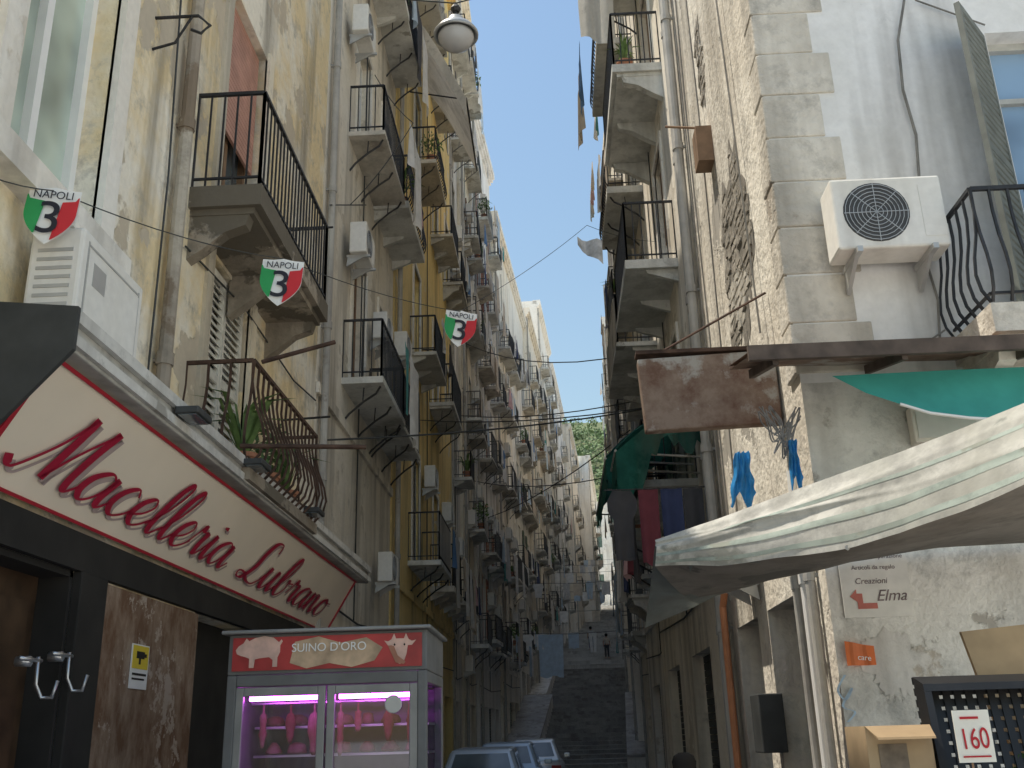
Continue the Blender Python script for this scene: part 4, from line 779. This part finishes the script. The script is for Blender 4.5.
for k in range(14): tb(mb,.02+k*.048,.050+k*.048,.02,.46,-.01,0)
for k in range(10): tb(mb,.0,.66,.02+k*.047,.050+k*.047,-.022,-.011)
for a in ((0,.66,0,.03,0,.14),(0,.66,.45,.48,0,.14),(0,.03,.031,.449,0,.14),(.63,.66,.031,.449,0,.14)): tb(mb,*a)
mb.build('body',simple('black plastic',(.02,.02,.021),.2,6,.45),cr)
mb=MB(); rn=random.Random(9); leafs(mb,(2.17,5.12,1.45),(.10,.03,.06),40,.035,rn); tag(mb.build('greens_bunch',LEAF),'bunch of green leaves inside the tipped black crate','vegetables')
KRAFT=simple('cardboard',(.48,.35,.21),.15,5,.85); KRAFTD=simple('cardboard inside',(.36,.25,.14),.15,5,.9)
bx1=thing('cardboard_box','open cardboard box on the stand left of the black crate','box',(1.57,5.1,1.32))
x0,x1,y0,y1,z0,z1=1.42,1.72,5.0,5.35,1.325,1.65
MB().box(x0,x1,y0,y0+.01,z0,z1).box(x0,x1,y1-.01,y1,z0,z1).box(x0,x0+.01,y0+.0101,y1-.0101,z0,z1).box(x1-.01,x1,y0+.0101,y1-.0101,z0,z1).box(x0+.0101,x1-.0101,y0+.0101,y1-.0101,z0,z0+.01).build('body',KRAFT,bx1)
MB().hexa([(x0,y0,z1),(x1,y0,z1),(x1,y0+.008,z1),(x0,y0+.008,z1),(x0+.02,y0-.12,z1-.06),(x1-.02,y0-.12,z1-.06),(x1-.02,y0-.115,z1-.05),(x0+.02,y0-.115,z1-.05)]).build('flap',KRAFTD,bx1)
MB().box(x0+.05,x1-.12,y0-.004,y0-.001,z0+.09,z1-.08).build('print',simple('box print',(.20,.16,.12),.3,14,.8),bx1)
bx2=thing('cardboard_sheet','flattened cardboard box leaning at the right edge beside the black crate','cardboard',(2.5,5.5,1.32))
MB().hexa([(2.30,5.52,1.325),(2.80,5.46,1.325),(2.80,5.49,1.325),(2.30,5.55,1.325),(2.20,5.68,2.12),(2.73,5.62,2.16),(2.73,5.65,2.16),(2.20,5.71,2.12)]).build('panel',KRAFT,bx2)
MB().hexa([(2.29,5.512,1.50),(2.79,5.452,1.50),(2.79,5.458,1.50),(2.29,5.518,1.50),(2.26,5.558,1.72),(2.77,5.497,1.73),(2.77,5.503,1.73),(2.26,5.564,1.72)]).build('fold',KRAFTD,bx2)
pc=atY(974,736,4.8); pr=thing('price_card','white price card with red number stuck in the black crate','price card',(pc.x,4.8,pc.z-.12))
MB().box(pc.x-.08,pc.x+.08,4.80,4.806,pc.z-.11,pc.z+.11).build('card',simple('card',(.86,.82,.72),.05,8,.8),pr); MB().tube([(pc.x-.02,4.81,pc.z+.1),(pc.x-.02,4.82,pc.z-.3)],.005,5).build('stick',WOOD,pr)
RT=simple('red ink',(.5,.02,.03),.1,6,.7); txt(pr,'price_lettering','160',.125,(pc.x,4.797,pc.z-.015),(1,0,.03),(-.03,0,1),RT,0,.001,sx=.70)
MB().box(pc.x-.06,pc.x+.06,4.796,4.7995,pc.z-.089,pc.z-.082).box(pc.x-.05,pc.x+.03,4.796,4.7995,pc.z+.072,pc.z+.082).build('price_mark',RT,pr)
# ---------------------------------------------------------------- hanging lamp, bunting, cables
lp=atY(456,34,9.2); L0=thing('street_lamp','grey dome street lamp hung on wires over the street','lamp',tuple(lp))
MB().lathe(lp,[(.05,.22),(.09,.2),(.10,.12),(.2,.07),(.25,.0),(.25,-.03),(.23,-.03),(.18,.05),(.02,.09)],24).build('dome',simple('lamp grey',(.40,.41,.41),.1,5,.4,.3),L0,smooth=True)
MB().lathe(lp,[(.2,-.02),(.2,-.06),(.16,-.14),(.09,-.19),(.02,-.205)],24).build('globe',simple('milky globe',(.46,.46,.46),.05,5,.25),L0,smooth=True)
MB().tube([lp+Z*.2,lp+Z*.42],.02,8).lathe(lp+Z*.3,[(.04,0),(.06,.04),(.04,.08)],10).build('stem',IRON,L0)
def cable(pts,r,label,sag=.0):
    out=[]
    for a,b in zip(pts,pts[1:]):
        for k in range(8): t=k/8; out.append(a.lerp(b,t)-Z*sag*4*t*(1-t))
    out.append(pts[-1]); tag(MB().tube(out,r,5).build('overhead_cable',DARKP),label,'cable','cables over the street')
cable([Vector((-3,9.3,9.9)),lp+Z*.42,Vector((2.02,9.4,10.4))],.008,'wire carrying the grey dome street lamp')
cable([atX(325,440,-2.9),atX(655,407,1.99)],.014,'thick cable crossing from the rusty balcony to the right houses',.1)
cable([atX(418,420,-2.9),atX(668,404,1.99)],.012,'cable crossing the street just above the thick one',.15)
cable([atX(455,415,-2.9),atX(640,400,1.99)],.014,'third cable crossing the street behind the thick one',.2)
cable([atX(470,480,-2.9),atX(640,470,1.99)],.014,'low cable crossing the street under the green awnings',.3)
cable([atX(480,520,-2.9),atX(630,430,1.99)],.016,'slanting cable rising from the left to the right houses',.3)
cable([atX(375,75,-2.9),Vector((-2.0,14,11.2)),atX(350,205,-2.9)],.008,'wire slung under the high balconies of the second house',.1)
cable([atX(455,338,-2.9),atX(640,352,1.99)],.014,'thin cable high across the middle of the street',.5)
cable([atX(330,205,-2.9),atX(366,205,-2.9)],.01,'short wire beside the iron balcony',.0)
bpts=[Vector((-3,4.0,4.45)),Vector((-2.76,4.9,4.66)),Vector((-2.03,7.0,5.24)),Vector((-.88,9.8,5.95)),Vector((.72,13.5,8.9)),Vector((2,15.5,9.6))]
cable(bpts,.004,'bunting string with tricolour shields crossing from the butcher house',.06)
GRN=simple('flag green',(.03,.34,.10),.08,6,.6); FRED=simple('flag red',(.62,.03,.04),.08,6,.6); FWH=simple('flag white',(.86,.86,.84),.04,6,.6); BLK=simple('ink black',(.02,.02,.03),.1,6,.6)
def shield(c,s,ang,tilt,label):
    r=thing('shield_pennant',label,'pennant',tuple(c),'tricolour shields on the bunting')
    def P_(a,b,o): return Vector((c[0],c[1],c[2]))+Vector((a*s,-o,b*s))
    def hw(b):
        if b>0: return .48
        return .48*max(0,1-(-b/.66)**2.0)
    zs=[.5-.04*k for k in range(30)]; zs=[z_ for z_ in zs if z_>=-.66]
    MB().grid([[P_(-hw(b),b,0),P_(-hw(b)*.5,b,.003),P_(0,b+.04*(b>.47),.004),P_(hw(b)*.5,b,.003),P_(hw(b),b,0)] for b in zs]).build('cloth',FWH,r)
    for nm,mt,lo,hi in (('green_band',GRN,-9,-.16),('red_band',FRED,.16,9)):
        rows=[]
        for b in zs:
            k=.12*b; a0=max(-hw(b),lo+k) ; a1=min(hw(b),hi+k)
            if b>.22: # bands arch up beside the white name field
                if nm=='green_band': a1=min(a1,-.44+(.30-b)*.5)
                else: a0=max(a0,.44-(.30-b)*.5)
            if a1>a0+.005: rows.append([P_(a0,b,.014),P_(a1,b,.014)])
        MB().grid(rows).build(nm,mt,r)
    txt(r,'shield_lettering','NAPOLI',.225*s,(c[0],c[1]-.016,c[2]+.35*s),(1,0,0),(0,0,1),BLK,off=.002,sx=.95)
    txt(r,'shield_number','3',.95*s,(c[0],c[1]-.018,c[2]-.16*s),(1,0,0),(0,0,1),BLK,off=.003,sx=1.1)
    r.rotation_euler=(0,tilt,ang)
shield(atY(51,213,4.9),.30,.15,.08,'tricolour shield pennant beside the air conditioner, largest of three')
shield(atY(281,280,7.0),.335,.1,.08,'tricolour shield pennant below the crumbling iron balcony')
shield(atY(460,327,9.8),.35,.2,.12,'tricolour shield pennant hanging over the middle of the street')
c=atY(590,249,13.5); mb=MB(); mb.grid([[c+Vector((-.18+.36*k/5,.1*math.sin(k*1.1),.22-.12*k/5-(.14+.26*k/5)*j/4)) for k in range(6)] for j in range(5)])
tag(mb.build('pennant',simple('grey white flag',(.55,.56,.57),.35,7,.8),smooth=True),'twisted grey and white pennant against the sky','pennant')
# clothes lines across the upper street
rn=random.Random(77); ONM=['nearest','second','third','fourth','fifth','sixth','seventh','eighth']
for i,(Y,dzl) in enumerate(((48,4.6),(55,6.6),(63,4.4),(71,6.2),(79,4.6),(88,6.6),(98,5.0),(106,7))):
    xl,xr=-2.85+bx(Y),2.6+bx(Y); zl=gz(Y)+dzl; FX=Fr((0,Y,0),(1,0,0),(0,-1,0))
    tag(MB().tube([(xl,Y,zl),((xl+xr)/2,Y,zl-.1),(xr,Y,zl)],.012,5).build('clothes_line',DARKP),f'{ONM[i]} clothes line strung across the stairs and upper street','line')
    x=xl+.3
    while x<xr-.6:
        kind=rn.choice(['towel','towel','shirt','trousers']); wd={'towel':.5,'shirt':.6,'trousers':.6}[kind]; c=rn.choice(['white','white','white','pale blue','light grey','beige','pale blue'])
        lb=f'{c} {kind} on the {ONM[i]} clothes line across the stairs and upper street'
        if lb not in USED and rn.random()<.8: cloth(FX,x+wd/2,zl-.06,0,wd,{'towel':.7,'shirt':.75,'trousers':.9}[kind],kind,c,lb)
        x+=wd+rn.uniform(.05,.4)
FX=Fr((0,48,0),(1,0,0),(0,-1,0)); cloth(FX,-.25,gz(48)+4.5,.05,1.15,1.9,'sheet','pale blue','large pale blue sheet on the nearest clothes line above the left of the stairs')
# ---------------------------------------------------------------- cars
def car(loc,rot,colr,label,pitch=0):
    r=thing('parked_car',label,'car',(0,0,0),'cars parked along the street')
    pm=simple('car paint '+label[:12],colr,.05,3,.25,.3); 
    stn_=[(-1.97,.5,.4,.68),(-1.9,.72,.28,.8),(-1.6,.8,.22,.9),(-1.0,.84,.2,.93),(0,.85,.2,.93),(.9,.84,.2,.91),(1.4,.82,.22,.82),(1.8,.76,.26,.74),(1.95,.55,.36,.64)]
    rows=[]
    for y,h,a,b in stn_:
        k=.1; rows.append([(x,y,z) for x,z in ((-h+k,a),(h-k,a),(h,a+k),(h,b-k*1.4),(h-k,b),(0,b+.025),(-h+k,b),(-h,b-k*1.4),(-h,a+k),(-h+k,a))])
    mb=MB().grid(rows); mb.poly(rows[0][:-1]); mb.poly(rows[-1][:-1]); mb.build('body',pm,r,smooth=True,weld=True)
    Bq=[(-.76,-1.72,.88),(.76,-1.72,.88),(.76,.98,.88),(-.76,.98,.88)]; Tq=[(-.57,-1.25,1.44),(.57,-1.25,1.44),(.57,.22,1.47),(-.57,.22,1.47)]
    MB().hexa(Bq+Tq).build('roof',pm,r,bevel=.07)
    def pane(nm,a,b,c,d,off,i0=.1,i1=.9,j0=.22,j1=.86):
        a,b,c,d=map(Vector,(a,b,c,d)); n=((b-a).cross(d-a)).normalized()
        f=lambda s,t:(a.lerp(b,s)).lerp(d.lerp(c,s),t)+n*off
        MB().poly([f(i0,j0),f(i1,j0),f(i1,j1),f(i0,j1)]).build(nm,GLASS,r)
    pane('rear_window',Bq[0],Bq[1],Tq[1],Tq[0],.006); pane('windscreen',Bq[2],Bq[3],Tq[3],Tq[2],.006)
    for i0,i1 in ((.08,.47),(.52,.86)): pane('side_window',Bq[1],Bq[2],Tq[2],Tq[1],.006,i0,i1); pane('side_window',Bq[3],Bq[0],Tq[0],Tq[3],.006,1-i1,1-i0)
    for x in (-.8,.8):
        for y in (-1.25,1.25):
            wv=MB().lathe((x-.09,y,.31),[(.26,0),(.31,.03),(.31,.15),(.26,.18)],22,'x').build('wheel',DARK,r); MB().lathe((x+(.093 if x>0 else -.105),y,.31),[(.2,0),(.2,.012)],16,'x').build('rim',STEEL,wv)
    for s in (-1,1):
        MB().box(s*.62-.13,s*.62+.13,-1.96,-1.86,.66,.78).build('taillight',simple('tail red',(.4,.02,.02),.1,6,.3),r,bevel=.01); MB().box(s*.58-.13,s*.58+.13,1.84,1.93,.58,.68).build('headlight',GLASSB,r,bevel=.01)
        MB().box(s*.93-.09,s*.93+.09,.62,.72,.93,1.05).build('mirror',pm,r,bevel=.02)
    MB().box(-.26,.26,-1.99,-1.975,.48,.58).build('number_plate',WHITE,r)
    r.location=loc; r.rotation_euler=(pitch,0,rot)
car((-1.45,20.8,.0),0,(.50,.57,.64),'silver blue car parked nearest on the left')
car((-1.25,26.0,.06),0,(.45,.55,.66),'slate blue car parked second on the left'); car((-.75,31,.1),0,(.68,.71,.73),'pale grey car parked third on the left')
# ---------------------------------------------------------------- people
def person(loc,h,rot,label,shirt,trs,fingers=False):
    r=thing('person',label,'person'); k=h/1.74
    def skin(name,V,E,mat,root_i=0):
        bm=bmesh.new(); lay=bm.verts.layers.skin.verify(); vs=[]
        for (x,y,z,rx) in V:
            v=bm.verts.new((x*k,y*k,z*k)); v[lay].radius=(rx*k,rx*k); vs.append(v)
        vs[root_i][lay].use_root=True
        for a,b in E: bm.edges.new((vs[a],vs[b]))
        me=bpy.data.meshes.new(name); bm.to_mesh(me); bm.free(); me.materials.append(mat); o=bpy.data.objects.new(name,me); col.objects.link(o); o.parent=r
        o.modifiers.new('skin','SKIN').use_smooth_shade=True; s=o.modifiers.new('sub','SUBSURF'); s.levels=1; s.render_levels=1; return o
    V=[(0,0,.95,.13),(0,0,1.12,.12),(0,0,1.32,.14),(0,0,1.47,.06),(0,.01,1.54,.065),(0,.02,1.62,.10),(0,.01,1.68,.085)]; E=[(0,1),(1,2),(2,3),(3,4),(4,5),(5,6)]
    for s in (-1,1):
        i=len(V); V+=[(s*.17,0,1.41,.06),(s*.23,-.01,1.14,.046),(s*.24,.06,.90,.032),(s*.24,.08,.83,.034),(s*.09,0,.9,.09),(s*.1,.02,.5,.062),(s*.1,-.01,.09,.042),(s*.11,.13,.04,.036)]
        E+=[(2,i),(i,i+1),(i+1,i+2),(i+2,i+3),(0,i+4),(i+4,i+5),(i+5,i+6),(i+6,i+7)]
        if fingers:
            for q in range(4):
                j=len(V); V+=[(s*.24,.06+.016*q,.775,.009),(s*.235,.065+.016*q,.735-.005*abs(q-1),.008)]; E+=[(i+3,j),(j,j+1)]
            j=len(V); V+=[(s*.215,.12,.80,.01)]; E+=[(i+3,j)]
    skin('body',V,E,simple('skin',(.48,.29,.20),.06,6,.55))
    S=[(0,0,.93,.155),(0,0,1.12,.14),(0,0,1.32,.16),(0,0,1.42,.10)]; ES=[(0,1),(1,2),(2,3)]
    for s in (-1,1): i=len(S); S+=[(s*.17,0,1.41,.075),(s*.21,-.01,1.22,.066)]; ES+=[(2,i),(i,i+1)]
    skin('shirt',S,ES,CLOTH[shirt])
    Tr=[(0,0,.96,.15)]; ET=[]
    for s in (-1,1): i=len(Tr); Tr+=[(s*.09,0,.88,.105),(s*.1,.02,.5,.08),(s*.1,0,.12,.065)]; ET+=[(0,i),(i,i+1),(i+1,i+2)]
    skin('trousers',Tr,ET,CLOTH[trs])
    MB().lathe((0,-.005*k,1.64*k),[(.085*k,-.10*k),(.108*k,-.03*k),(.115*k,.04*k),(.095*k,.09*k),(.05*k,.118*k),(.01*k,.122*k)],18).build('hair',DARK,r,smooth=True)
    mb=MB()
    for s in (-1,1): mb.lathe((s*.036*k,.105*k,1.635*k),[(.002,-.01*k),(.011*k,0),(.002,.01*k)],8,'y')
    mb.build('eyes',DARK,r); r.location=loc; r.rotation_euler=(0,0,rot)
person((.98,8.6,.004),1.47,.3,'dark haired person at the bottom right of the street, only the head in view','dark grey','navy',True)
for x_,y_,h_,rr_,l_,s_,t_ in ((3.4,70,1.66,3.3,'tiny person in beige top high above the second flight of steps','beige','dark grey'),(2.6,77,1.7,.2,'tiny person in grey shirt walking far up the street','light grey','navy')):
    person((x_,y_,gz(y_)+.31),h_,rr_,l_,s_,t_)
